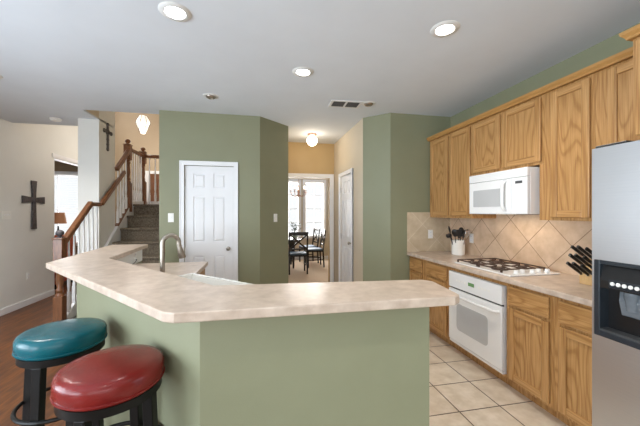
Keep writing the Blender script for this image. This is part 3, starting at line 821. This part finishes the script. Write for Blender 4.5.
# knife block, partly behind the fridge, and its knives
t = thing('knife_block', 'pale wood knife block on the worktop beside the fridge', 'knife block', (2.40, 1.75, 0.914), PI)
bm = B(); prism(bm, [(-0.10,0),(0.09,0),(0.09,0.06),(0.02,0.185),(-0.10,0.10)], -0.065, 0.065, XZY); obj('block', bm, 'block', t, bevel=0.004)

# ------------------------------------------------------------------ fridge
FX = 1.72; FY1 = 1.286; FY0 = 0.376
t = thing('refrigerator', 'stainless steel side-by-side refrigerator at the right edge with ice dispenser', 'refrigerator', (2.55, FY1, 0), RZ)
FD = 2.55-FX; FW = FY1-FY0; FH = 1.765
bm = B(); box(bm, 0.005, -FD+0.075, 0.03, FW-0.005, 0, FH-0.02); obj('cabinet_body', bm, 'darkgrey', t, bevel=0.004)
fdw = 0.40
# freezer door with a dispenser recess
d0, d1, dz0, dz1 = 0.012, 0.30, 0.80, 1.19
bm = B()
box(bm, 0, -FD, 0.06, fdw, -FD+0.07, dz0); box(bm, 0, -FD, dz1, fdw, -FD+0.07, FH)
box(bm, 0, -FD, dz0, d0, -FD+0.07, dz1); box(bm, d1, -FD, dz0, fdw, -FD+0.07, dz1)
fd = obj('freezer_door', bm, 'steel', t)
bm = B(); box(bm, fdw+0.005, -FD, 0.06, FW, -FD+0.07, FH); fd2 = obj('fridge_door', bm, 'steel', t, bevel=0.012)
for dd, x in ((fd, fdw-0.035), (fd2, fdw+0.045)):
    bm = B(); tube(bm, [(x,-FD,0.45),(x,-FD-0.05,0.47),(x,-FD-0.055,0.6),(x,-FD-0.055,1.5),(x,-FD-0.05,1.63),(x,-FD,1.65)], 0.013, 12); obj('handle', bm, 'steel', dd, smooth=True)
dp = B()
f_ = 0.028; y0_, y1_ = -FD-0.006, -FD+0.065
box(dp, d0+0.001, y0_, dz0+0.001, d0+f_, y1_, dz1-0.001); box(dp, d1-f_, y0_, dz0+0.001, d1-0.001, y1_, dz1-0.001)
box(dp, d0+f_, y0_, dz1-0.02, d1-f_, y1_, dz1-0.001); box(dp, d0+f_, y0_, dz0+0.001, d1-f_, y1_, dz0+0.03)
box(dp, d0+f_, y1_-0.008, dz0+0.03, d1-f_, y1_, dz1-0.02)
dsp = obj('dispenser', dp, 'frame_grey', t, bevel=0.003)
bm = B(); prism(bm, [(-FD-0.004, 1.09), (-FD-0.004, 1.05), (-FD+0.06, 1.05), (-FD+0.06, 1.17), (-FD+0.02, 1.17)], d0+f_, d1-f_, YZX)
cpn = obj('control_panel', bm, 'black', dsp)
bm = B(); box(bm, d0+0.07, -FD-0.007, 1.058, d1-f_-0.002, -FD-0.003, 1.098); obj('button_strip', bm, 'frame_grey', dsp, bevel=0.002)
bm = B(); box(bm, d0+f_, y1_-0.012, dz0+0.03, d1-f_, y1_-0.008, 1.05); obj('recess_back', bm, 'black', dsp)
for i in range(6):
    bm = B(); lathe(bm, [(0.0095,0),(0.0095,0.004),(0.007,0.007),(0,0.007)], 14, mat=Matrix.Translation((d0+0.088+0.025*i, -FD-0.007, 1.080)) @ Matrix.Rotation(PI/2, 4, 'X')); obj('button', bm, 'plastic', dsp, smooth=True)
bm = B(); prism(bm, [(-FD+0.055,1.05),(-FD+0.02,1.05),(-FD+0.012,1.0),(-FD+0.03,0.93),(-FD+0.055,0.92)], d0+0.10, d0+0.20, YZX); obj('paddle', bm, 'grey_plastic', dsp, bevel=0.004)
bm = B(); lathe(bm, [(0.024,0),(0.03,0.05),(0.034,0.06),(0.034,0.09)], 18, (d0+0.150, -FD+0.030, 0.96)); obj('chute', bm, 'grey_plastic', dsp, smooth=True)
bm = B(); box(bm, d0+f_, -FD-0.004, dz0+0.03, d1-f_, -FD+0.05, dz0+0.042); obj('drip_tray', bm, 'darkgrey', dsp)
for x in (0.008, FW-0.15):
    bm = B(); box(bm, x, -FD+0.01, FH, x+0.14, -FD+0.16, FH+0.014); obj('hinge_cover', bm, 'black', t, bevel=0.004)
bm = B(); box(bm, 0.01, -FD+0.05, 0.0, FW-0.01, -FD+0.09, 0.06); obj('kick_grille', bm, 'black', t)

# knives (handles lean towards the room, out of the knife block)
KG = 'black-handled knives in the pale wood block'
kn = 0
def knife(loc_, L, label):
    t = thing('kitchen_knife', label, 'knife', loc_, PI, KG)
    dirv = Vector((0.80, -0.08, 0.58)).normalized()
    u = Vector((-0.60, 0, 0.78)).normalized()
    def bar(bm, a_, b__, w_, h_):
        p0 = dirv*a_; p1 = dirv*b__
        vs = []
        for p, k in ((p0, 0.85), ((p0+p1)/2, 1.0), (p1, 1.1)):
            for sy, su in ((-1,-1),(1,-1),(1,1),(-1,1)): vs.append(bm.verts.new(p + Vector((0,1,0))*sy*w_/2 + u*su*h_/2*k))
        for q in (0, 4):
            for i in range(4): j = (i+1) % 4; bm.faces.new((vs[q+i], vs[q+j], vs[q+4+j], vs[q+4+i]))
        bm.faces.new(vs[0:4][::-1]); bm.faces.new(vs[8:12])
    bm = B(); bar(bm, 0.006, L, 0.015, 0.021); obj('handle', bm, 'black', t, bevel=0.004)
    bm = B(); bar(bm, -0.003, 0.006, 0.014, 0.02); obj('bolster', bm, 'chrome', t)
# the sloped face of the block runs from (x=2.50,z=.10) to (x=2.38,z=.185) seen from the room
for i in range(9):
    r_, c_ = divmod(i, 3)
    s_ = 0.08 + 0.42*r_
    lx = -(0.09*(1-s_) + 0.02*s_); lz = 0.06*(1-s_) + 0.185*s_
    knife((2.40 + lx - 0.004, 1.702 + 0.048*c_, 0.914 + lz + 0.002), (0.14, 0.155, 0.145)[c_] + 0.01*r_, 'black-handled kitchen knife standing in the pale wood block beside the fridge')

# ------------------------------------------------------------------ bar stools
def stool(name, label, loc_, rz, leather, Hs, R):
    t = thing(name, label, 'bar stool', loc_, rz)
    bm = B(); lathe(bm, [(0,-0.085),(R*0.95,-0.085),(R*0.985,-0.076),(R*1.0,-0.050),(R*0.995,-0.022),(R*0.965,-0.006),(R*0.91,0.002),(R*0.80,0.006),(R*0.5,0.009),(0,0.010)], 48, (0,0,Hs)); st_ = obj('seat_cushion', bm, leather, t, smooth=True)
    bm = B()
    tube(bm, [(R*0.99*math.cos(2*PI*i/48), R*0.99*math.sin(2*PI*i/48), Hs-0.072) for i in range(48)], 0.0045, 6, True); obj('piping', bm, leather, st_, smooth=True)
    bm = B(); lathe(bm, [(R*0.90,-0.125),(R*0.95,-0.122),(R*0.95,-0.088),(R*0.90,-0.086)], 40, (0,0,Hs)); obj('seat_ring', bm, 'black_wood', t, smooth=True)
    for k in range(4):
        a_ = PI/4 + PI/2*k
        bm = B(); p1 = Vector((R*0.80*math.cos(a_), R*0.80*math.sin(a_), Hs-0.125)); p0 = Vector((R*0.97*math.cos(a_), R*0.97*math.sin(a_), 0))
        t_ = 0.021
        side = Vector((-math.sin(a_), math.cos(a_), 0)); out = Vector((math.cos(a_), math.sin(a_), 0)); vs = []
        for p in (p0, p1):
            for x, y in ((-1,-1),(1,-1),(1,1),(-1,1)): vs.append(bm.verts.new(p + side*x*t_ + out*y*t_))
        for f in ((0,3,2,1),(4,5,6,7),(0,1,5,4),(1,2,6,5),(2,3,7,6),(3,0,4,7)): bm.faces.new([vs[i] for i in f])
        obj('leg', bm, 'black_wood', t, bevel=0.004)
    bm = B(); rr = R*0.99
    tube(bm, [(rr*math.cos(2*PI*i/40), rr*math.sin(2*PI*i/40), 0.42) for i in range(40)], 0.010, 8, True); obj('foot_ring', bm, 'black_wood', t, smooth=True)
    return t
stool('bar_stool', 'round bar stool with glossy oxblood red seat in front of the bar', (-0.60, 1.43, 0), 0.575, 'red_leather', 0.80, 0.195)
stool('bar_stool', 'round bar stool with glossy teal seat behind the red one', (-1.035, 1.90, 0), 0.67, 'teal_leather', 0.80, 0.195)

# ------------------------------------------------------------------ wall plates, crosses
def plate(name, label, cat, loc_, rz, kind, gangs=1):
    t = thing(name, label, cat, loc_, rz)
    w_ = 0.035 + 0.023*(gangs-1)
    bm = B(); box(bm, -w_, -0.006, -0.058, w_, 0, 0.058); obj('cover_plate', bm, 'plastic', t, bevel=0.003)
    for g_ in range(gangs):
        x = (g_ - (gangs-1)/2)*0.046
        if kind == 'outlet':
            for z in (-0.024, 0.024):
                bm = B(); prism(bm, rrect(x-0.016, z-0.014, x+0.016, z+0.014, 0.008, 4), -0.009, -0.005, XZY); s_ = obj('socket', bm, 'white', t)
                bm = B(); box(bm, x-0.007, -0.0096, z-0.005, x-0.005, -0.008, z+0.005); box(bm, x+0.005, -0.0096, z-0.005, x+0.007, -0.008, z+0.005); obj('slots', bm, 'darkgrey', s_)
        else:
            bm = B(); box(bm, x-0.005, -0.016, -0.004, x+0.005, -0.005, 0.012); obj('toggle', bm, 'white', t, bevel=0.001)
    return t
plate('light_switch', 'white light switch beside the pantry door', 'light switch', (-1.095, 4.22, 1.37), 0, 'switch')
ax, ay = 0.245, 4.427
plate('light_switch', 'white light switch on the dark green angled wall', 'light switch', (ax, ay, 1.36), math.atan2(0.40, 0.424), 'switch')
plate('light_switch', 'wide three-gang switch plate on the left wall beside the big cross', 'light switch', (LX, 5.13, 1.40), PI/2, 'switch', 3)
plate('electrical_outlet', 'white outlet low on the left wall below the big cross', 'outlet', (LX, 5.545, 0.452), PI/2, 'outlet')
plate('electrical_outlet', 'white outlet on the rear backsplash of the worktop corner', 'outlet', (2.27, 3.722, 1.147), 0, 'outlet')
plate('electrical_outlet', 'white outlet on the right backsplash behind the utensil crock', 'outlet', (WX-0.008, 3.30, 1.12), -PI/2, 'outlet')
plate('electrical_outlet', 'white outlet on the inner side of the bar wall under the bar top', 'outlet', (-1.257, 3.50, 0.972), PI/2+0.06, 'outlet')

t = thing('wall_cross', 'large dark metal cross hanging on the left wall', 'cross', (LX, 5.652, 1.56), PI/2)
bm = B()
prism(bm, [(-0.052,-0.385),(0.052,-0.385),(0.035,0.0),(-0.035,0.0)], -0.024, 0, XZY)
prism(bm, [(-0.035,0.165),(0.035,0.165),(0.055,0.38),(-0.055,0.38)], -0.024, 0, XZY)
prism(bm, [(-0.035,0.0),(0.035,0.0),(0.035,0.165),(-0.035,0.165)], -0.024, 0, XZY)
obj('upright', bm, 'slate', t)
for s_ in (-1, 1):
    bm = B(); prism(bm, [(s_*0.035,0.045),(s_*0.24,0.02),(s_*0.24,0.135),(s_*0.035,0.115)], -0.022, 0, XZY); obj('arm', bm, 'slate', t)
bm = B(); lathe(bm, [(0.05,0),(0.05,0.004),(0.03,0.010),(0,0.012)], 16, mat=Matrix.Translation((0,-0.024,0.08)) @ Matrix.Rotation(PI/2,4,'X')); obj('boss', bm, 'slate', t, smooth=True)

t = thing('wall_cross', 'small ornate dark cross hanging on the column wall beside the stairs', 'cross', (-2.19, 5.06, 2.565), PI/2)
bm = B()
def quat(bm, x, z, r): lathe(bm, [(r,0),(r,0.014),(r*0.6,0.020),(0,0.020)], 12, mat=Matrix.Translation((x,0,z)) @ Matrix.Rotation(PI/2,4,'X'))
box(bm, -0.022, -0.016, -0.19, 0.022, 0, 0.16); obj_ = None
for x, z in ((0,0.17),(0,-0.19),(0.0,-0.12),(0,-0.05)): quat(bm, x, z, 0.030)
obj('upright', bm, 'slate', t)
bm = B(); box(bm, -0.10, -0.020, 0.045, 0.10, -0.002, 0.085)
for x in (-0.105, 0.105): quat(bm, x, 0.065, 0.030)
obj('arm_bar', bm, 'slate', t)
bm = B(); quat(bm, 0, 0.065, 0.05); obj('boss', bm, 'slate', t)

# cord on the lower counter by the bar outlet
bm = B(); tube(bm, [(-1.250,3.50,0.95),(-1.232,3.48,0.945),(-1.225,3.40,0.925),(-1.215,3.28,0.919),(-1.19,3.10,0.918),(-1.14,3.02,0.918),(-1.16,2.92,0.918)], 0.0035, 6)
o = obj('power_cord', bm, 'darkgrey', smooth=True); tag(o, 'dark power cord trailing from the bar outlet across the lower counter', 'cord')

# ------------------------------------------------------------------ ceiling fittings
def downlight(label, x, y, lit, spot=0, group=None):
    t = thing('recessed_light', label, 'ceiling light', (x, y, H))
    bm = B(); lathe(bm, [(0.058,-0.001),(0.066,-0.010),(0.092,-0.008),(0.100,0.0)], 32); obj('trim_ring', bm, 'vent_white', t, smooth=True)
    bm = B()
    if lit:
        lathe(bm, [(0.0,-0.006),(0.060,-0.006),(0.060,-0.001),(0.0,-0.001)], 28); obj('lens', bm, lit, t)
        d = bpy.data.lights.new('downlight', 'SPOT'); d.energy = spot; d.spot_size = math.radians(140); d.spot_blend = 0.9; d.shadow_soft_size = 0.07
        d.color = (1, 0.97, 0.92) if lit == 'lamp_cool' else (1, 0.93, 0.82)
        lo = bpy.data.objects.new('downlight', d); C.objects.link(lo); lo.parent = t; lo.location = (0, 0, -0.02)
    return t
downlight('lit round recessed ceiling light at the upper left, nearest the bar corner', -0.53, 2.14, 'lamp_cool', 22)
downlight('lit round recessed ceiling light at the upper right with warm glow', 1.307, 1.955, 'lamp_warm', 52)
downlight('lit round recessed ceiling light in the middle of the ceiling', 0.41, 2.81, 'lamp_cool', 5)
downlight('added recessed fill light over the living area beyond the left edge', -2.50, 3.45, 'lamp_cool', 112)  # out of view, added to brighten the left wall
downlight('added recessed fill light above the camera on the fridge side', 1.35, 0.1, 'lamp_warm', 21)  # out of view, added for more warm light from behind
downlight('added recessed fill light above the camera on the stool side', -0.55, 0.1, 'lamp_warm', 18)  # out of view, added to warm the bar front
def eyeball(label, x, y):
    t = thing('eyeball_light', label, 'ceiling light', (x, y, H))
    bm = B(); lathe(bm, [(0.055,0.0),(0.058,-0.008),(0.080,-0.005),(0.084,0.0)], 28); obj('trim_ring', bm, 'vent_white', t, smooth=True)
    bm = B(); lathe(bm, [(0.055,-0.001),(0.053,-0.012),(0.040,-0.026),(0.026,-0.030),(0.022,-0.022),(0,-0.018)], 24); obj('eyeball', bm, 'nickel', t, smooth=True)
eyeball('unlit metal eyeball ceiling light in front of the pantry wall', -0.518, 3.6)
eyeball('unlit metal eyeball ceiling light right of the air vent', 1.30, 3.47)
t = thing('air_vent', 'rectangular white ceiling air vent with dark slats', 'air vent', (1.03, 3.535, H), -0.04)
bm = B()
for a_ in ((-0.19,-0.11,0.19,-0.085),(-0.19,0.085,0.19,0.11),(-0.19,-0.085,-0.16,0.085),(0.16,-0.085,0.19,0.085),(-0.012,-0.085,0.012,0.085)): box(bm, a_[0], a_[1], -0.010, a_[2], a_[3], 0)
obj('frame', bm, 'vent_white', t, bevel=0.002)
bm = B(); box(bm, -0.16, -0.085, -0.0015, 0.16, 0.085, 0); obj('duct', bm, 'black', t)
for x0 in (-0.158, 0.014):
    for i in range(9):
        bm = B(); box(bm, x0, -0.075+0.018*i, -0.009, x0+0.144, -0.066+0.018*i, -0.004); obj('slat', bm, 'darkgrey', t)
t = thing('smoke_detector', 'round white smoke detector on the ceiling at the left', 'smoke detector', (-2.755, 4.885, H))
bm = B(); lathe(bm, [(0.068,0),(0.068,-0.012),(0.060,-0.016),(0.056,-0.032),(0.03,-0.038),(0,-0.038)], 28); obj('housing', bm, 'plastic', t, smooth=True)

# hall globe light
t = thing('globe_light', 'lit frosted globe ceiling light in the hallway', 'ceiling light', (0.88, 4.99, H))
bm = B(); lathe(bm, [(0.075,0),(0.078,-0.012),(0.06,-0.03),(0.05,-0.035)], 28); obj('canopy', bm, 'copper', t, smooth=True)
bm = B(); lathe(bm, [(0.045,-0.035)] + [(0.088*math.sin(a_), -0.112+0.088*math.cos(a_)) for a_ in [0.55+ (PI-0.55)*i/14 for i in range(14)]] + [(0,-0.200)], 28); obj('globe', bm, 'globe', t, smooth=True)
d = bpy.data.lights.new('globe_bulb', 'POINT'); d.energy = 2.8; d.color = (1, 0.84, 0.62); d.shadow_soft_size = 0.1
lo = bpy.data.objects.new('globe_bulb', d); C.objects.link(lo); lo.parent = t; lo.location = (0, 0, -0.33)

# entry pendant
t = thing('pendant_lantern', 'lit faceted glass pendant lantern hanging over the stair landing beyond', 'pendant light', (-2.36, 7.0, 3.30))
bm = B(); lathe(bm, [(0.05,-0.20),(0.14,0.02),(0.13,0.06),(0.07,0.16)], 8); obj('glass_body', bm, 'crystal', t)
bm = B()
for k in range(8):
    a_ = 2*PI*k/8
    tube(bm, [(0.052*math.cos(a_),0.052*math.sin(a_),-0.20),(0.142*math.cos(a_),0.142*math.sin(a_),0.02),(0.132*math.cos(a_),0.132*math.sin(a_),0.06),(0.072*math.cos(a_),0.072*math.sin(a_),0.16)], 0.005, 6)
obj('metal_ribs', bm, 'slate', t)
bm = B(); tube(bm, [(0,0,0.16),(0,0,HF-3.30-0.03)], 0.006, 8); obj('chain', bm, 'copper', t)
bm = B(); lathe(bm, [(0.07,0),(0.07,0.02),(0.02,-0.0)], 20, (0,0,HF-3.30-0.03)); obj('canopy', bm, 'copper', t)
d = bpy.data.lights.new('lantern_bulb', 'POINT'); d.energy = 24; d.color = (1, 0.93, 0.84); d.shadow_soft_size = 0.15
lo = bpy.data.objects.new('lantern_bulb', d); C.objects.link(lo); lo.parent = t; lo.location = (0.0, -0.1, -0.55)

# ------------------------------------------------------------------ dining room beyond the hall
t = thing('dining_table', 'round dark wood dining table beyond the hallway', 'table', (0.60, 8.15, 0))
bm = B(); lathe(bm, [(0.55,0.715),(0.57,0.725),(0.57,0.742),(0.56,0.75),(0,0.75)], 40); obj('tabletop', bm, 'dining_wood', t, smooth=True)
bm = B(); lathe(bm, [(0.50,0.64),(0.50,0.715)], 32); obj('apron', bm, 'dining_wood', t, smooth=True)
for k in range(4):
    a_ = PI/4+PI/2*k; bm = B(); x, y = 0.42*math.cos(a_), 0.42*math.sin(a_)
    lathe(bm, [(0.022,0),(0.03,0.1),(0.036,0.45),(0.03,0.5),(0.042,0.52),(0.042,0.70)], 12, (x,y,0)); obj('leg', bm, 'dining_wood', t, smooth=True)
def xchair(label, loc_, rz):
    t = thing('dining_chair', label, 'chair', loc_, rz, None)
    w_ = 0.21
    for s_ in (-1, 1):
        bm = B(); box(bm, s_*w_-0.018, 0.17, 0, s_*w_+0.018, 0.205, 0.45); obj('front_leg', bm, 'dining_wood', t, bevel=0.004)
        bm = B(); beam(bm, (s_*w_,-0.23,0), (s_*w_,-0.205,0.45), 0.034, 0.036); beam(bm, (s_*w_,-0.205,0.44), (s_*w_,-0.27,0.98), 0.034, 0.032); obj('back_post', bm, 'dining_wood', t)
    bm = B(); box(bm, -w_-0.02, -0.22, 0.41, w_+0.02, 0.21, 0.445); obj('seat_frame', bm, 'dining_wood', t)
    bm = B(); box(bm, -w_-0.015, -0.20, 0.445, w_+0.015, 0.215, 0.485); obj('seat_cushion', bm, 'denim', t, bevel=0.014, segs=3)
    bm = B(); box(bm, -w_-0.017, -0.285, 0.91, w_+0.017, -0.255, 0.99); obj('top_rail', bm, 'dining_wood', t, bevel=0.005)
    bm = B(); box(bm, -w_, -0.235, 0.57, w_, -0.212, 0.605); obj('lower_rail', bm, 'dining_wood', t)
    for s_ in (-1, 1):
        bm = B(); beam(bm, (-s_*w_*0.93,-0.222,0.59), (s_*w_*0.93,-0.266,0.92), 0.018, 0.034); obj('cross_brace', bm, 'dining_wood', t)
    for s_ in (-1, 1):
        bm = B(); beam(bm, (s_*w_,-0.22,0.2), (s_*w_,0.19,0.2), 0.02, 0.025); obj('stretcher', bm, 'dining_wood', t)
    return t
c0 = xchair('dark dining chair with crossed back, its back toward the kitchen', (0.92, 7.28, 0), 0)
dup(c0, (1.47, 8.05, 0), PI/2, 'dark dining chair at the right of the table, in front of the window')
dup(c0, (1.42, 8.70, 0), 1.75, 'dark dining chair at the far right of the table, nearest the window')
dup(c0, (-0.10, 8.85, 0), -2.3, 'dark dining chair on the far left side of the table, mostly hidden')
t = thing('potted_plant', 'leafy green plant in a pale vase on the dining table', 'plant', (0.97, 8.10, 0.75))
bm = B(); lathe(bm, [(0.05,0),(0.065,0.03),(0.07,0.10),(0.045,0.16),(0.05,0.18),(0.042,0.18),(0.038,0.15),(0,0.05)], 20); obj('vase', bm, 'glass_green', t, smooth=True)
bm = B()
for i in range(90):
    a_ = random.uniform(0, 2*PI); r_ = random.uniform(0.02, 0.15); z = random.uniform(0.2, 0.42)
    tube(bm, [(0,0,0.15),(0.4*r_*math.cos(a_),0.4*r_*math.sin(a_),z*0.7),(r_*math.cos(a_),r_*math.sin(a_),z)], 0.002, 4) if i % 4 == 0 else None
    c_ = Vector((r_*math.cos(a_), r_*math.sin(a_), z)); d1_ = Vector((math.cos(a_), math.sin(a_), random.uniform(-0.3,0.8))).normalized()*0.075
    s_ = Vector((-math.sin(a_), math.cos(a_), 0))*0.026
    vs = [bm.verts.new(p) for p in (c_, c_+d1_*0.5+s_, c_+d1_, c_+d1_*0.5-s_)]; bm.faces.new(vs)
obj('foliage', bm, 'leaf', t)
# chandelier
t = thing('chandelier', 'small candle-style chandelier hanging over the dining table', 'chandelier', (1.0, 7.6, 1.93))
bm = B(); lathe(bm, [(0,-0.12),(0.02,-0.10),(0.035,-0.07),(0.015,-0.03),(0.03,0.02),(0.012,0.08),(0.018,0.14),(0.008,0.2)], 16); obj('stem', bm, 'copper', t, smooth=True)
bm = B(); tube(bm, [(0,0,0.2),(0,0,H-1.93-0.02)], 0.005, 6); obj('chain', bm, 'copper', t)
bm = B(); lathe(bm, [(0.06,-0.02),(0.06,0)], 20, (0,0,H-1.93)); obj('canopy', bm, 'copper', t)
for k in range(5):
    a_ = 2*PI*k/5 + 0.3; cx, cy = math.cos(a_), math.sin(a_)
    bm = B(); tube(bm, [(0.02*cx,0.02*cy,-0.04),(0.09*cx,0.09*cy,-0.09),(0.17*cx,0.17*cy,-0.06),(0.20*cx,0.20*cy,0.01)], 0.008, 8)
    lathe(bm, [(0.03,0),(0.034,0.012),(0.012,0.012),(0.012,0.09)], 12, (0.20*cx,0.20*cy,0.01)); ar = obj('arm', bm, 'copper', t, smooth=True)
    bm = B(); lathe(bm, [(0.010,0),(0.016,0.02),(0.012,0.045),(0,0.07)], 12, (0.20*cx,0.20*cy,0.10)); obj('candle_bulb', bm, 'candle_bulb', ar, smooth=True)

# ------------------------------------------------------------------ front room seen past the left wall
bm = B()
for i in range(38):
    z = 0.80 + 0.04*i
    beam(bm, (-5.0, 7.955, z), (-4.0, 7.955, z), 0.034, 0.003)
box(bm, -5.02, 7.93, 2.30, -3.98, 7.98, 2.34)
o = obj('window_blind', bm, 'blind'); tag(o, 'white horizontal blind on the front room window left of the column', 'blind')
t = thing('armchair', 'rust orange armchair seen through the lower stair balusters', 'armchair', (-4.10, 6.85, 0), 0.12)
bm = B(); box(bm, -0.42, -0.38, 0.10, 0.42, 0.38, 0.34); obj('base', bm, 'rust', t, bevel=0.03, segs=3)
bm = B(); box(bm, -0.28, -0.36, 0.34, 0.28, 0.22, 0.48); obj('seat_cushion', bm, 'rust', t, bevel=0.04, segs=3)
bm = B(); box(bm, -0.42, 0.22, 0.34, 0.42, 0.40, 0.98); obj('backrest', bm, 'rust', t, bevel=0.05, segs=3)
for s_ in (-1, 1):
    bm = B(); box(bm, s_*0.42, -0.36, 0.34, s_*0.28, 0.22, 0.62); obj('armrest', bm, 'rust', t, bevel=0.04, segs=3)
    for y in (-0.32, 0.32):
        bm = B(); box(bm, s_*0.36-0.025, y-0.025, 0, s_*0.36+0.025, y+0.025, 0.10); obj('leg', bm, 'dining_wood', t)
t = thing('side_table', 'small dark side table under the lamp in the front room', 'table', (-4.25, 7.62, 0))
bm = B(); lathe(bm, [(0.24,0.58),(0.25,0.60),(0,0.60)], 24); obj('tabletop', bm, 'dining_wood', t)
bm = B(); lathe(bm, [(0.18,0),(0.16,0.03),(0.03,0.06),(0.03,0.58)], 20); obj('pedestal', bm, 'dining_wood', t, smooth=True)
t = thing('table_lamp', 'table lamp with orange tan shade in front of the front room window', 'lamp', (-4.25, 7.62, 0.60))
bm = B(); lathe(bm, [(0.08,0),(0.08,0.02),(0.03,0.05),(0.06,0.2),(0.07,0.3),(0.02,0.45),(0.012,0.55)], 20); obj('base', bm, 'dining_wood', t, smooth=True)
bm = B(); lathe(bm, [(0.15,0.60),(0.11,0.84),(0.105,0.84),(0.145,0.60)], 28); obj('lamp_shade', bm, 'shade', t, smooth=True)
